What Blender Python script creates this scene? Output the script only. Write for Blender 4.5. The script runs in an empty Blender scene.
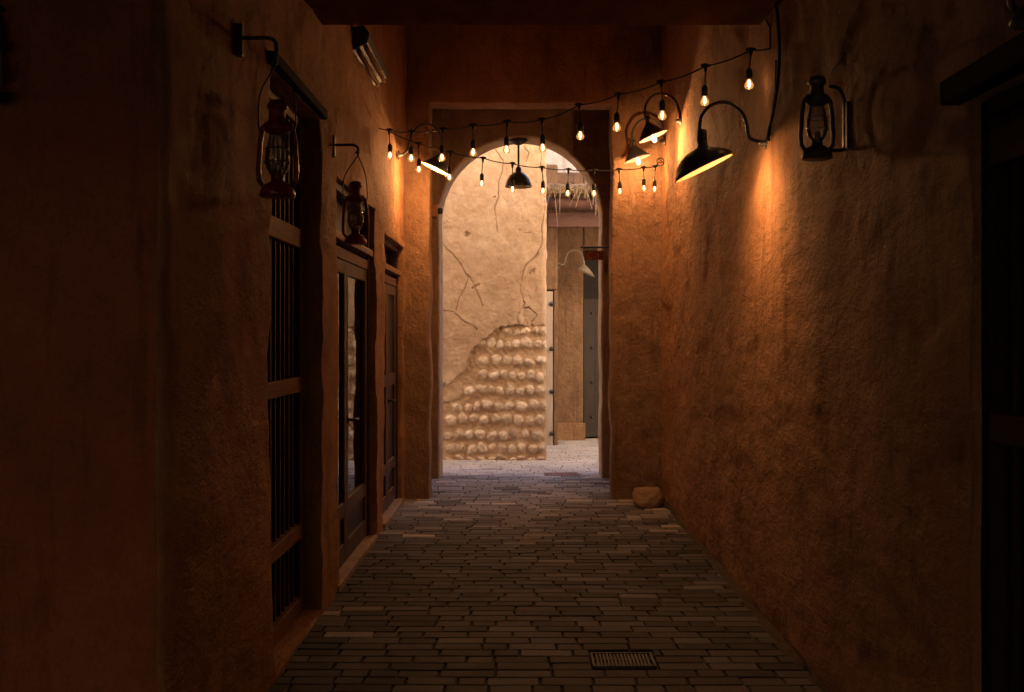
import bpy, bmesh, math, random
import numpy as np
from mathutils import Vector, Matrix, noise

random.seed(11)
rng = np.random.default_rng(5)
S = bpy.context.scene
COL = S.collection
F, VX, VY, EYE = 995.0, 523.0, 338.0, 1.6       # focal length in pixels, vanishing point, eye height
XL, XR = -1.165, 1.375                          # the two passage walls

def at(px, py, d):
    """world point that stands d metres ahead at a place measured on the photograph"""
    return Vector(((px - VX) / F * d, d, EYE + (VY - py) / F * d))

def on_right(px, py, off=0.0):
    return at(px, py, (XR - off) * F / (px - VX))

def on_left(px, py, off=0.0):
    return at(px, py, (XL + off) * F / (px - VX))

# ------------------------------------------------------------------ materials
def new_mat(name):
    m = bpy.data.materials.new(name); m.use_nodes = True
    nt = m.node_tree
    b = nt.nodes['Principled BSDF']
    return m, nt, b

def nd(nt, t, **kw):
    n = nt.nodes.new(t)
    for k, v in kw.items():
        if k in n.inputs: n.inputs[k].default_value = v
        else: setattr(n, k, v)
    return n

def coords(nt, scale=(1, 1, 1)):
    g = nt.nodes.new('ShaderNodeNewGeometry')
    mp = nt.nodes.new('ShaderNodeMapping'); mp.inputs['Scale'].default_value = scale
    nt.links.new(g.outputs['Position'], mp.inputs['Vector'])
    return mp.outputs['Vector']

def noise_tex(nt, vec, scale, detail=6, rough=0.6):
    n = nd(nt, 'ShaderNodeTexNoise', Scale=scale, Detail=detail, Roughness=rough)
    nt.links.new(vec, n.inputs['Vector'])
    return n.outputs['Fac']

def ramp(nt, fac, stops):
    r = nt.nodes.new('ShaderNodeValToRGB')
    e = r.color_ramp.elements
    while len(e) < len(stops): e.new(0.5)
    for el, (p, c) in zip(e, stops):
        el.position = p; el.color = (*c, 1)
    nt.links.new(fac, r.inputs['Fac'])
    return r.outputs['Color']

def mixc(nt, fac, a, b, mode='MIX'):
    m = nt.nodes.new('ShaderNodeMix'); m.data_type = 'RGBA'; m.blend_type = mode
    for sock, v in ((m.inputs['Factor'], fac), (m.inputs['A'] if False else m.inputs[6], a), (m.inputs[7], b)):
        if hasattr(v, 'is_output'): nt.links.new(v, sock)
        elif isinstance(v, tuple): sock.default_value = (*v, 1)
        else: sock.default_value = v
    return m.outputs[2]

def bump(nt, b, heights):
    prev = None
    for h, st, dist in heights:
        bp = nd(nt, 'ShaderNodeBump', Strength=st, Distance=dist)
        nt.links.new(h, bp.inputs['Height'])
        if prev: nt.links.new(prev, bp.inputs['Normal'])
        prev = bp.outputs['Normal']
    nt.links.new(prev, b.inputs['Normal'])

def math_node(nt, op, a, b=0.0):
    m = nt.nodes.new('ShaderNodeMath'); m.operation = op
    for s, v in ((m.inputs[0], a), (m.inputs[1], b)):
        if hasattr(v, 'is_output'): nt.links.new(v, s)
        else: s.default_value = v
    return m.outputs[0]

def plaster(name, dark, mid, light, streak=0.6, rough=0.8, spec=0.35, bumpiness=1.0):
    m, nt, b = new_mat(name)
    v = coords(nt); vs = coords(nt, (1, 0.5, streak))
    big = noise_tex(nt, v, 1.3, 5, 0.65)
    st = noise_tex(nt, vs, 7.0, 8, 0.7)
    fine = noise_tex(nt, v, 55, 4, 0.7)
    f = math_node(nt, 'ADD', math_node(nt, 'MULTIPLY', big, 0.5), math_node(nt, 'MULTIPLY', st, 0.5))
    c = ramp(nt, f, [(0.36, dark), (0.5, mid), (0.66, light)])
    speck = ramp(nt, fine, [(0.3, (0.62, 0.58, 0.55)), (0.5, (1, 1, 1))])
    c = mixc(nt, 0.6, c, speck, 'MULTIPLY')
    # fine dark scratches and drips running down the plaster
    drip = noise_tex(nt, coords(nt, (1, 0.8, 0.09)), 10, 7, 0.70)
    dm = ramp(nt, drip, [(0.34, (0.45, 0.40, 0.38)), (0.46, (1, 1, 1))])
    c = mixc(nt, 0.5, c, dm, 'MULTIPLY')
    nt.links.new(c, b.inputs['Base Color'])
    b.inputs['Roughness'].default_value = rough
    b.inputs['Specular IOR Level'].default_value = spec
    h1 = noise_tex(nt, coords(nt, (1, 0.42, 0.8)), 17, 9, 0.68)
    h2 = noise_tex(nt, coords(nt, (1, 0.5, 1)), 70, 5, 0.65)
    bump(nt, b, [(h1, 0.9 * bumpiness, 0.045), (h2, 0.5 * bumpiness, 0.007)])
    return m

def simple(name, col, rough=0.6, metal=0.0, spec=0.5, var=0.25, scale=20, bmp=0.2, stretch=(1, 1, 1)):
    m, nt, b = new_mat(name)
    v = coords(nt, stretch)
    n = noise_tex(nt, v, scale, 6, 0.65)
    lo = tuple(c * (1 - var) for c in col); hi = tuple(min(1, c * (1 + var)) for c in col)
    nt.links.new(ramp(nt, n, [(0.35, lo), (0.65, hi)]), b.inputs['Base Color'])
    b.inputs['Roughness'].default_value = rough
    b.inputs['Metallic'].default_value = metal
    b.inputs['Specular IOR Level'].default_value = spec
    if bmp: bump(nt, b, [(n, bmp, 0.004)])
    return m

def emit(name, col, strength):
    m = bpy.data.materials.new(name); m.use_nodes = True
    nt = m.node_tree; nt.nodes.clear()
    e = nd(nt, 'ShaderNodeEmission', Strength=strength); e.inputs['Color'].default_value = (*col, 1)
    o = nt.nodes.new('ShaderNodeOutputMaterial'); nt.links.new(e.outputs[0], o.inputs[0])
    m.cycles.emission_sampling = 'NONE'
    return m

def clear_glass(name, tint=(1, 1, 1), glow=None, glow_strength=0.0, ior=1.45, rough=0.02, veil=0.0, veil_col=(0.3, 0.25, 0.2)):
    m = bpy.data.materials.new(name); m.use_nodes = True
    nt = m.node_tree; nt.nodes.clear()
    o = nt.nodes.new('ShaderNodeOutputMaterial')
    t = nt.nodes.new('ShaderNodeBsdfTransparent'); t.inputs['Color'].default_value = (*tint, 1)
    g = nd(nt, 'ShaderNodeBsdfGlossy', Roughness=rough)
    fr = nd(nt, 'ShaderNodeFresnel', IOR=ior)
    mx = nt.nodes.new('ShaderNodeMixShader')
    nt.links.new(fr.outputs[0], mx.inputs[0])
    last_t = t.outputs[0]
    if veil:
        df = nt.nodes.new('ShaderNodeBsdfDiffuse'); df.inputs['Color'].default_value = (*veil_col, 1)
        mf = nd(nt, 'ShaderNodeMixShader'); mf.inputs[0].default_value = veil
        nt.links.new(t.outputs[0], mf.inputs[1]); nt.links.new(df.outputs[0], mf.inputs[2])
        last_t = mf.outputs[0]
    nt.links.new(last_t, mx.inputs[1]); nt.links.new(g.outputs[0], mx.inputs[2])
    out = mx.outputs[0]
    if glow:
        e = nd(nt, 'ShaderNodeEmission', Strength=glow_strength); e.inputs['Color'].default_value = (*glow, 1)
        a = nt.nodes.new('ShaderNodeAddShader')
        nt.links.new(out, a.inputs[0]); nt.links.new(e.outputs[0], a.inputs[1]); out = a.outputs[0]
    nt.links.new(out, o.inputs[0])
    m.cycles.emission_sampling = 'NONE'
    return m

M = {}
M['plaster'] = plaster('ochre_plaster', (0.255, 0.125, 0.060), (0.355, 0.180, 0.088), (0.46, 0.252, 0.128))
M['pier'] = plaster('brown_plaster', (0.20, 0.112, 0.064), (0.30, 0.176, 0.105), (0.41, 0.255, 0.155))
M['terracotta'] = plaster('terracotta_plaster', (0.21, 0.072, 0.038), (0.29, 0.098, 0.052), (0.35, 0.13, 0.066), streak=0.8, bumpiness=0.5)
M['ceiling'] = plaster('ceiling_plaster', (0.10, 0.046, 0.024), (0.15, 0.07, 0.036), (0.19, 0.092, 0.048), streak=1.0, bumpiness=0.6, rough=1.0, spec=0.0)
M['sand'] = plaster('sand_plaster', (0.40, 0.275, 0.165), (0.50, 0.36, 0.225), (0.58, 0.43, 0.28), streak=0.6)
M['lime'] = plaster('pale_lime_plaster', (0.52, 0.41, 0.30), (0.62, 0.51, 0.40), (0.69, 0.58, 0.47), streak=0.6)  # pale so that unseen outer walls bounce more sun into the alley
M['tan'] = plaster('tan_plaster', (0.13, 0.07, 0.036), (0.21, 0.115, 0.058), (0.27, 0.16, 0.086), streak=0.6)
M['plinth'] = plaster('worn_plinth', (0.22, 0.12, 0.065), (0.33, 0.18, 0.09), (0.42, 0.25, 0.13), streak=1.0)
M['sill'] = simple('sandstone_sill', (0.27, 0.20, 0.16), 0.85, scale=9, bmp=0.3)
M['wood'] = simple('dark_wood', (0.085, 0.045, 0.028), 0.55, scale=14, stretch=(6, 6, 0.6), bmp=0.35)
M['wood_rail'] = simple('worn_wood', (0.19, 0.10, 0.06), 0.6, scale=12, stretch=(3, 0.6, 6), bmp=0.35)
M['black_wood'] = simple('black_brown_wood', (0.024, 0.017, 0.015), 0.5, scale=14, stretch=(6, 6, 0.6))
M['ledge'] = simple('dull_black_wood', (0.022, 0.015, 0.012), 0.9, spec=0.1, scale=14, stretch=(6, 6, 0.6))  # near-black tone puts shade into the ledges and the near door
M['shadow_wood'] = simple('shade_dark_wood', (0.045, 0.028, 0.02), 0.85, spec=0.1, scale=14, stretch=(3, 0.6, 6))  # darker copy of the rail wood, shade put into the colour
M['greywood'] = simple('grey_blue_door_paint', (0.034, 0.022, 0.016), 0.85, scale=10, stretch=(5, 5, 0.6))
M['whitedoor'] = simple('pale_door_paint', (0.36, 0.28, 0.22), 0.7, scale=9, stretch=(6, 6, 0.5), var=0.15)
M['beam'] = simple('red_brown_beam', (0.066, 0.023, 0.013), 0.75, scale=12, stretch=(0.6, 5, 5), bmp=0.5)
M['thatch'] = simple('dry_palm_fibre', (0.30, 0.21, 0.135), 0.9, scale=30, var=0.4)
M['void'] = simple('doorway_darkness', (0.02, 0.013, 0.01), 0.9, bmp=0)
M['iron'] = simple('black_iron', (0.022, 0.019, 0.018), 0.5, 0.0, scale=60, var=0.4, bmp=0.15)
M['shade_iron'] = simple('dark_grey_enamel', (0.055, 0.05, 0.052), 0.42, 0.0, scale=40, var=0.2, bmp=0.1)
M['enamel'] = simple('cream_enamel', (0.75, 0.66, 0.48), 0.45, scale=30, var=0.06, bmp=0)
M['pale_enamel'] = simple('pale_enamel', (0.22, 0.17, 0.13), 0.6, scale=30, var=0.1, bmp=0)
M['dull_enamel'] = simple('dull_cream_enamel', (0.34, 0.27, 0.17), 0.55, scale=30, var=0.1, bmp=0)
M['dark_lining'] = simple('grey_lining', (0.10, 0.088, 0.08), 0.5, scale=30, var=0.1, bmp=0)
M['red_paint'] = simple('chipped_dark_red_paint', (0.17, 0.014, 0.012), 0.4, scale=45, var=0.45, bmp=0.15)
M['grey_paint'] = simple('dark_grey_paint', (0.05, 0.045, 0.045), 0.45, scale=45, var=0.3, bmp=0.15)
M['brass'] = simple('old_brass', (0.30, 0.18, 0.07), 0.35, 0.8, scale=40)
M['cable'] = simple('black_rubber', (0.012, 0.011, 0.011), 0.6, scale=50, bmp=0)
M['batten'] = simple('pale_plastic', (0.42, 0.38, 0.33), 0.35, scale=30, var=0.06, bmp=0)
M['tube'] = simple('warm_lamp_tube', (0.24, 0.13, 0.065), 0.7, spec=0.1, scale=30, var=0.04, bmp=0)  # warm brown stands for lamplight reflected by the unlit tubes
M['sign'] = simple('dull_red_sign_paint', (0.17, 0.022, 0.013), 0.6, scale=40, var=0.2, bmp=0)
M['signmark'] = simple('faded_orange_paint', (0.34, 0.11, 0.03), 0.6, scale=40, var=0.2, bmp=0)
M['grit'] = simple('sandy_grit', (0.055, 0.038, 0.027), 0.95, scale=60, var=0.5, bmp=0.6)
M['rock'] = plaster('limestone_rock', (0.28, 0.18, 0.12), (0.38, 0.25, 0.17), (0.48, 0.33, 0.23), streak=1.0)
M['block'] = simple('orange_wood_block', (0.33, 0.13, 0.05), 0.6, scale=20, stretch=(1, 1, 6))
M['lint'] = simple('cast_iron_grate', (0.055, 0.045, 0.042), 0.6, 0.0, scale=40, var=0.3)
M['redgrate'] = simple('rusty_grate', (0.36, 0.20, 0.17), 0.8, scale=40, var=0.3)
M['filament'] = emit('glowing_filament', (1.0, 0.62, 0.28), 0.9)
M['bulbglass'] = clear_glass('bulb_glass', (1, 0.97, 0.9), (1.0, 0.42, 0.10), 0.012)
M['lampglow'] = emit('lamp_glow', (1.0, 0.66, 0.32), 0.8)
M['lanternglass'] = clear_glass('lantern_glass', (0.85, 0.82, 0.78), veil=0.34, veil_col=(0.62, 0.50, 0.38))  # pale diffuse layer stands in for lit surroundings showing through the globe
M['pane'] = clear_glass('door_glass', (0.35, 0.33, 0.32), ior=1.9, rough=0.012)

def paver_mat():
    m, nt, b = new_mat('clay_pavers')
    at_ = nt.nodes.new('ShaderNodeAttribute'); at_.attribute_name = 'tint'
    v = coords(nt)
    c = ramp(nt, at_.outputs['Fac'], [(0.0, (0.017, 0.0135, 0.0155)), (0.35, (0.080, 0.074, 0.089)), (0.7, (0.27, 0.26, 0.29)), (1.0, (0.50, 0.445, 0.41))])  # middle tones kept bluish to carry the cool daylight sheen
    n = noise_tex(nt, v, 2.2, 6, 0.7)
    c = mixc(nt, 0.55, c, ramp(nt, n, [(0.35, (0.55, 0.52, 0.5)), (0.6, (1.15, 1.12, 1.1))]), 'MULTIPLY')
    f = noise_tex(nt, v, 60, 5, 0.7)
    c = mixc(nt, 0.5, c, ramp(nt, f, [(0.35, (0.6, 0.6, 0.6)), (0.6, (1.1, 1.1, 1.1))]), 'MULTIPLY')
    nt.links.new(c, b.inputs['Base Color'])
    r = ramp(nt, n, [(0.3, (0.58,) * 3), (0.7, (0.78,) * 3)])
    nt.links.new(r, b.inputs['Roughness'])
    b.inputs['Specular IOR Level'].default_value = 0.3
    bump(nt, b, [(noise_tex(nt, v, 25, 6, 0.65), 0.4, 0.008), (f, 0.35, 0.003)])
    return m
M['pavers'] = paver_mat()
M['mortar'] = simple('sandy_mortar', (0.060, 0.049, 0.043), 0.95, scale=30)

def stone_wall_mat():
    m, nt, b = new_mat('coral_stone_and_plaster')
    a = nt.nodes.new('ShaderNodeAttribute'); a.attribute_name = 'layer'     # 0 plaster, 0.5 mud mortar, 1 stone
    cr = nt.nodes.new('ShaderNodeAttribute'); cr.attribute_name = 'crack'
    v = coords(nt)
    big = noise_tex(nt, v, 1.6, 6, 0.65)
    med = noise_tex(nt, v, 9, 7, 0.7)
    f = math_node(nt, 'ADD', math_node(nt, 'MULTIPLY', big, 0.5), math_node(nt, 'MULTIPLY', med, 0.5))
    pl = ramp(nt, f, [(0.36, (0.34, 0.222, 0.135)), (0.5, (0.44, 0.303, 0.20)), (0.64, (0.54, 0.395, 0.275))])
    mo = ramp(nt, f, [(0.38, (0.37, 0.235, 0.135)), (0.6, (0.47, 0.32, 0.20))])
    pores = nd(nt, 'ShaderNodeTexVoronoi', Scale=42.0); nt.links.new(v, pores.inputs['Vector'])
    sc = noise_tex(nt, v, 26, 5, 0.7)
    st = ramp(nt, sc, [(0.30, (0.40, 0.285, 0.20)), (0.46, (0.57, 0.445, 0.335)), (0.64, (0.70, 0.585, 0.47))])
    st = mixc(nt, 0.45, st, ramp(nt, pores.outputs['Distance'], [(0.12, (0.35, 0.3, 0.26)), (0.3, (1, 1, 1))]), 'MULTIPLY')
    tn = nt.nodes.new('ShaderNodeAttribute'); tn.attribute_name = 'tone'
    st = mixc(nt, 1.0, st, ramp(nt, tn.outputs['Fac'], [(0.0, (0.74, 0.70, 0.66)), (0.5, (0.96, 0.94, 0.91)), (1.0, (1.12, 1.12, 1.12))]), 'MULTIPLY')
    w1 = ramp(nt, a.outputs['Fac'], [(0.18, (0, 0, 0)), (0.32, (1, 1, 1))])
    w2 = ramp(nt, a.outputs['Fac'], [(0.62, (0, 0, 0)), (0.9, (1, 1, 1))])
    c = mixc(nt, w2, mixc(nt, w1, pl, mo), st)
    c = mixc(nt, math_node(nt, 'MULTIPLY', cr.outputs['Fac'], 0.62), c, (0.22, 0.135, 0.08))
    nt.links.new(c, b.inputs['Base Color'])
    b.inputs['Roughness'].default_value = 0.92
    b.inputs['Specular IOR Level'].default_value = 0.2
    bump(nt, b, [(noise_tex(nt, v, 18, 8, 0.65), 0.5, 0.02), (noise_tex(nt, v, 90, 4, 0.6), 0.5, 0.004)])
    return m
M['coral'] = stone_wall_mat()

# ------------------------------------------------------------------ object helpers
def tag(o, label=None, cat=None, group=None, kind=None):
    if label: o['label'] = label
    if cat: o['category'] = cat
    if group: o['group'] = group
    if kind: o['kind'] = kind
    return o

def thing(name, loc, label, cat, group=None, kind=None):
    o = bpy.data.objects.new(name, None); COL.objects.link(o)
    o.location = loc; o.empty_display_size = 0.1
    return tag(o, label, cat, group, kind)

def adopt(o, parent):
    """parent o keeping its place; everything is modelled in world metres"""
    if parent is not None:
        base = parent; off = Vector((0, 0, 0))
        while base is not None:
            off += base.location; base = base.parent
        o.parent = parent
        o.location = o.location - off
    return o

class MB:
    def __init__(self): self.v = []; self.f = []; self.s = []
    def add(self, vs, fs, smooth=False):
        n = len(self.v)
        self.v += [tuple(x) for x in vs]
        self.f += [tuple(i + n for i in f) for f in fs]
        self.s += [smooth] * len(fs)
        return self
    def box(self, x0, x1, y0, y1, z0, z1, mat=None):
        vs = [(x, y, z) for x in (x0, x1) for y in (y0, y1) for z in (z0, z1)]
        if mat: vs = [mat @ Vector(p) for p in vs]
        return self.add(vs, [(0, 1, 3, 2), (4, 6, 7, 5), (0, 4, 5, 1), (2, 3, 7, 6), (0, 2, 6, 4), (1, 5, 7, 3)])
    def tube(self, pts, r, n=8, cap=True):
        pts = [Vector(p) for p in pts]
        rad = r if isinstance(r, (list, tuple)) else [r] * len(pts)
        rings = []; prev = None
        for i, p in enumerate(pts):
            t = (pts[min(i + 1, len(pts) - 1)] - pts[max(i - 1, 0)]).normalized()
            if prev is None:
                a = Vector((0, 0, 1)) if abs(t.z) < 0.9 else Vector((1, 0, 0))
                u = t.cross(a).normalized()
            else:
                u = (prev - t * prev.dot(t))
                u = u.normalized() if u.length > 1e-6 else t.orthogonal().normalized()
            prev = u; w = t.cross(u)
            rings.append([p + (u * math.cos(2 * math.pi * k / n) + w * math.sin(2 * math.pi * k / n)) * rad[i] for k in range(n)])
        self.rings(rings, cap)
        return self
    def rings(self, rings, cap=True, cap_start=None, cap_end=None):
        n = len(rings[0]); vs = [p for r in rings for p in r]; fs = []
        for i in range(len(rings) - 1):
            for k in range(n):
                fs.append((i * n + k, i * n + (k + 1) % n, (i + 1) * n + (k + 1) % n, (i + 1) * n + k))
        cs = cap if cap_start is None else cap_start; ce = cap if cap_end is None else cap_end
        if cs: fs.append(tuple(range(n - 1, -1, -1)))
        if ce: fs.append(tuple((len(rings) - 1) * n + k for k in range(n)))
        return self.add(vs, fs, True)
    def lathe(self, prof, origin, n=24, cap=False, axis=None):
        o = Vector(origin); rings = []
        q = Vector((0, 0, 1)).rotation_difference(axis) if axis is not None else None
        for r, z in prof:
            ring = []
            for k in range(n):
                a = 2 * math.pi * k / n
                p = Vector((r * math.cos(a), r * math.sin(a), z))
                if q: p = q @ p
                ring.append(o + p)
            rings.append(ring)
        return self.rings(rings, cap)
    def build(self, name, mat, parent=None, loc=None, bevel=0.0, solid=0.0, fixn=True):
        me = bpy.data.meshes.new(name)
        o = bpy.data.objects.new(name, me); COL.objects.link(o)
        loc = Vector(loc) if loc is not None else (sum((Vector(p) for p in self.v), Vector()) / max(1, len(self.v)))
        me.from_pydata([tuple(Vector(p) - loc) for p in self.v], [], self.f)
        me.polygons.foreach_set('use_smooth', self.s)
        if fixn:
            bm = bmesh.new(); bm.from_mesh(me)
            bmesh.ops.recalc_face_normals(bm, faces=bm.faces); bm.to_mesh(me); bm.free()
        me.materials.append(mat)
        o.location = loc
        if solid:
            md = o.modifiers.new('thickness', 'SOLIDIFY'); md.thickness = solid; md.offset = 0
        if bevel:
            md = o.modifiers.new('worn_edge', 'BEVEL'); md.width = bevel; md.segments = 2; md.limit_method = 'ANGLE'; md.angle_limit = math.radians(40)
        adopt(o, parent)
        return o

def vn(x, y, z): return noise.noise(Vector((x, y, z)))

def relief(u, z, seed, amp=1.0, st=1.0):
    """hand-trowelled plaster: slow bulges, patches of thicker coat, trowel dabs and a few gouges running down"""
    h = 0.018 * vn(u * 0.8, z * 0.7, seed) + 0.010 * vn(u * 2.2, z * 2.2, seed + 7)
    m = max(0.0, min(1.0, 0.5 + 1.5 * vn(u * 0.7, z * 0.9, seed + 51)))      # rougher and smoother areas
    v = u * st
    h += (0.003 + 0.005 * m) * vn(v * 6.0, z * 5.5, seed + 13)
    h += (0.003 + 0.004 * m) * vn(v * 12.0, z * 12.0, seed + 41)
    e = vn(u * 1.7, z * 1.9, seed + 87) + 0.30 * vn(v * 6, z * 6, seed + 88)
    h += 0.0025 * vn(v * 26.0, z * 24.0, seed + 45) * (0.4 + m)
    h += 0.006 * max(-1.0, min(1.0, e * 10.0))                              # ragged edges of thicker coats
    g = vn(u * 5.0 + 0.5 * vn(u * 3, z * 3, seed + 90), z * 0.9, seed + 21)
    h -= 0.009 * max(0.0, 0.05 - abs(g)) / 0.05 * min(1.0, max(0.0, vn(u * 1.9, z * 1.4, seed + 33) + 0.05) * 2.0)
    return h * amp

def cuts(a, b, step, extra=()):
    pts = sorted(set([a, b] + [e for e in extra if a < e < b]))
    out = []
    for p, q in zip(pts, pts[1:]):
        n = max(1, round((q - p) / step))
        out += [p + (q - p) * i / n for i in range(n)]
    return out + [b]

def thicken(vs, fs, offs, mats=None, back_mat=0, rim_mat=0):
    """give a sheet real thickness: a back skin moved by offs[i] and the rim between"""
    n = len(vs)
    V = list(vs) + [tuple(Vector(p) + o) for p, o in zip(vs, offs)]
    count = {}
    for f in fs:
        for a, b in zip(f, list(f[1:]) + [f[0]]): count[(a, b)] = count.get((a, b), 0) + 1
    Fa = [tuple(f) for f in fs]; Mi = list(mats) if mats else [0] * len(fs)
    for f in fs: Fa.append(tuple(i + n for i in reversed(f))); Mi.append(back_mat)
    nb = 5                                        # the reveal is cut across so that it can be uneven too
    rim = {}
    def col(i):
        if i not in rim:
            ids = [i]
            for k in range(1, nb):
                t = k / nb; p = Vector(vs[i]) + offs[i] * t
                q = Vector((vn(p.x * 5, p.y * 5, p.z * 5), vn(p.x * 5 + 9, p.y * 5, p.z * 5), 0)) * 0.006
                V.append(tuple(p + q)); ids.append(len(V) - 1)
            rim[i] = ids + [i + n]
        return rim[i]
    for (a, b) in list(count):
        if (b, a) not in count:
            ca, cb = col(a), col(b)
            for k in range(nb): Fa.append((cb[k], ca[k], ca[k + 1], cb[k + 1])); Mi.append(rim_mat)
    return V, Fa, Mi

def path_wall(name, path, z0, z1, openings, thick, mat, parent, seed, step=0.03, corner=0.05, amp=1.0, wob=0.008, st=0.5, mat_until=None, mat2=None):
    """vertical wall along a plan path (its face looks to the right of travel), openings = (u0, u1, z0, z1)"""
    P = [Vector((p[0], p[1], 0)) for p in path]
    L = [0.0]
    for a, b in zip(P, P[1:]): L.append(L[-1] + (b - a).length)
    ux = [o[0] for o in openings] + [o[1] for o in openings] + L[1:-1]
    zx = [o[2] for o in openings] + [o[3] for o in openings]
    for l in L[1:-1]: ux += [l - corner, l + corner, l - corner * .5, l + corner * .5]
    us = cuts(0.0, L[-1], step, ux); zs = cuts(z0, z1, step * 1.25, zx)
    def seg(u):
        for i in range(len(L) - 1):
            if u <= L[i + 1] + 1e-9: return i
        return len(L) - 2
    def pos(u):
        i = seg(u); t = (u - L[i]) / (L[i + 1] - L[i])
        d = (P[i + 1] - P[i]).normalized(); p = P[i].lerp(P[i + 1], t)
        for j in range(1, len(L) - 1):           # round the corner off
            if abs(u - L[j]) < corner:
                d0 = (P[j] - P[j - 1]).normalized(); d1 = (P[j + 1] - P[j]).normalized()
                s = (u - L[j] + corner) / (2 * corner)
                a = P[j] - d0 * corner; b = P[j]; c = P[j] + d1 * corner
                p = a * (1 - s) ** 2 + b * 2 * s * (1 - s) + c * s * s
                d = d0.lerp(d1, s).normalized()
        return p, d
    vs, fs, offs = [], [], []
    nu, nz = len(us), len(zs)
    for u in us:
        p, d = pos(u); n = Vector((d.y, -d.x, 0)); offs += [-n * thick] * nz
        for z in zs:
            h = relief(u, z, seed, amp, st)
            wu = wob * vn(u * 1.4, z * 2.1, seed + 60) if 1e-6 < u < L[-1] - 1e-6 else 0
            wz = wob * vn(u * 1.9, z * 1.5, seed + 70) if z0 + 1e-6 < z < z1 - 1e-6 else 0
            q = p + n * h + d * wu
            vs.append((q.x, q.y, z + wz))
    mats = []
    for i in range(nu - 1):
        uc = (us[i] + us[i + 1]) / 2
        for k in range(nz - 1):
            zc = (zs[k] + zs[k + 1]) / 2
            if any(o[0] < uc < o[1] and o[2] < zc < o[3] for o in openings): continue
            fs.append((i * nz + k, (i + 1) * nz + k, (i + 1) * nz + k + 1, i * nz + k + 1))
            mats.append(1 if mat_until is not None and uc < mat_until else 0)
    vs, fs, mats = thicken(vs, fs, offs, mats)
    me = bpy.data.meshes.new(name); o = bpy.data.objects.new(name, me); COL.objects.link(o)
    me.from_pydata(vs, [], fs)
    me.polygons.foreach_set('use_smooth', [True] * len(fs))
    me.materials.append(mat)
    if mat2: me.materials.append(mat2); me.polygons.foreach_set('material_index', mats)
    bm = bmesh.new(); bm.from_mesh(me)
    loose = [v for v in bm.verts if not v.link_faces]
    bmesh.ops.delete(bm, geom=loose, context='VERTS'); bm.to_mesh(me); bm.free()
    md = o.modifiers.new('worn_edge', 'BEVEL'); md.width = 0.016; md.segments = 2; md.limit_method = 'ANGLE'; md.angle_limit = math.radians(55)
    adopt(o, parent)
    return o

# ------------------------------------------------------------------ ground and pavers
g = MB(); g.add([(-60, -60, -0.013), (60, -60, -0.013), (60, 60, -0.013), (-60, 60, -0.013)], [(0, 1, 2, 3)])
tag(g.build('ground', M['mortar']), kind='structure')

def pavers():
    vs, fs, tint = [], [], []
    def brick(x0, x1, y0, y1, t):
        g = 0.0035; b = 0.006
        dz = rng.normal(0, 0.0011); tx, ty = rng.normal(0, 0.005), rng.normal(0, 0.009)
        cx, cy = (x0 + x1) / 2, (y0 + y1) / 2
        j = lambda: rng.normal(0, 0.0012)
        n = len(vs)
        for inset, z in ((0, -0.06), (0, -0.006), (b, 0.0)):
            gx, gy = inset * 0.8 + 0.0042, inset * 0.8 + 0.0030
            for (x, y) in ((x0 + gx, y0 + gy), (x1 - gx, y0 + gy), (x1 - gx, y1 - gy), (x0 + gx, y1 - gy)):
                vs.append((x + j(), y + j(), z + dz + (x - cx) * tx + (y - cy) * ty + 0.006 * vn(x * 0.9, y * 0.9, 3.3)))
        for r in (0, 1):
            for k in range(4):
                fs.append((n + r * 4 + k, n + r * 4 + (k + 1) % 4, n + r * 4 + 4 + (k + 1) % 4, n + r * 4 + 4 + k)); tint.append(t)
        fs.append((n + 8, n + 9, n + 10, n + 11)); tint.append(t)
    P = 0.1035
    holes = [(0.338, 0.655, 4.835, 5.055), (0.255, 0.645, 11.56, 11.77)]
    row = 0
    y = -4.0
    while y < 19.0:
        if y < 3.2: xa, xb = -4.0, 1.5
        elif y < 9.8: xa, xb = -1.45, 1.5
        elif y < 11.7: xa, xb = -1.8, 1.9
        else: xa, xb = -4.0, 4.5
        x = xa - random.random() * 0.25
        while x < xb:
            l = random.choice([0.135, 0.2, 0.25, 0.27, 0.24, 0.27, 0.25])
            x1 = x + l
            t = min(1, max(0, rng.normal(0.46, 0.14) + (0.12 if random.random() < 0.08 else 0) + (-0.33 + 0.47 * min(1, max(0, (y - 6.8) / 3.2))) + 0.55 * min(1, max(0, (y - 11.3) / 0.4))))  # darker near, paler towards the arch: daylight falloff put into the tint
            bad = [h for h in holes if x < h[1] and x1 > h[0] and y < h[3] - 0.02 and y + P > h[2] + 0.02]
            if bad:
                h = bad[0]
                if x < h[0] - 0.04: brick(x, h[0], y, y + P, t)
                if x1 > h[1] + 0.04: brick(h[1], x1, y, y + P, t)
            else:
                brick(x, x1, y, y + P, t)
            x = x1
        y += P; row += 1
    me = bpy.data.meshes.new('pavement'); o = bpy.data.objects.new('pavement', me); COL.objects.link(o)
    me.from_pydata(vs, [], fs)
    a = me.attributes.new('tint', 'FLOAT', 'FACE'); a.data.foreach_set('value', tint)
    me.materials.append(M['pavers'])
    tag(o, kind='structure')
pavers()

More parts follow.
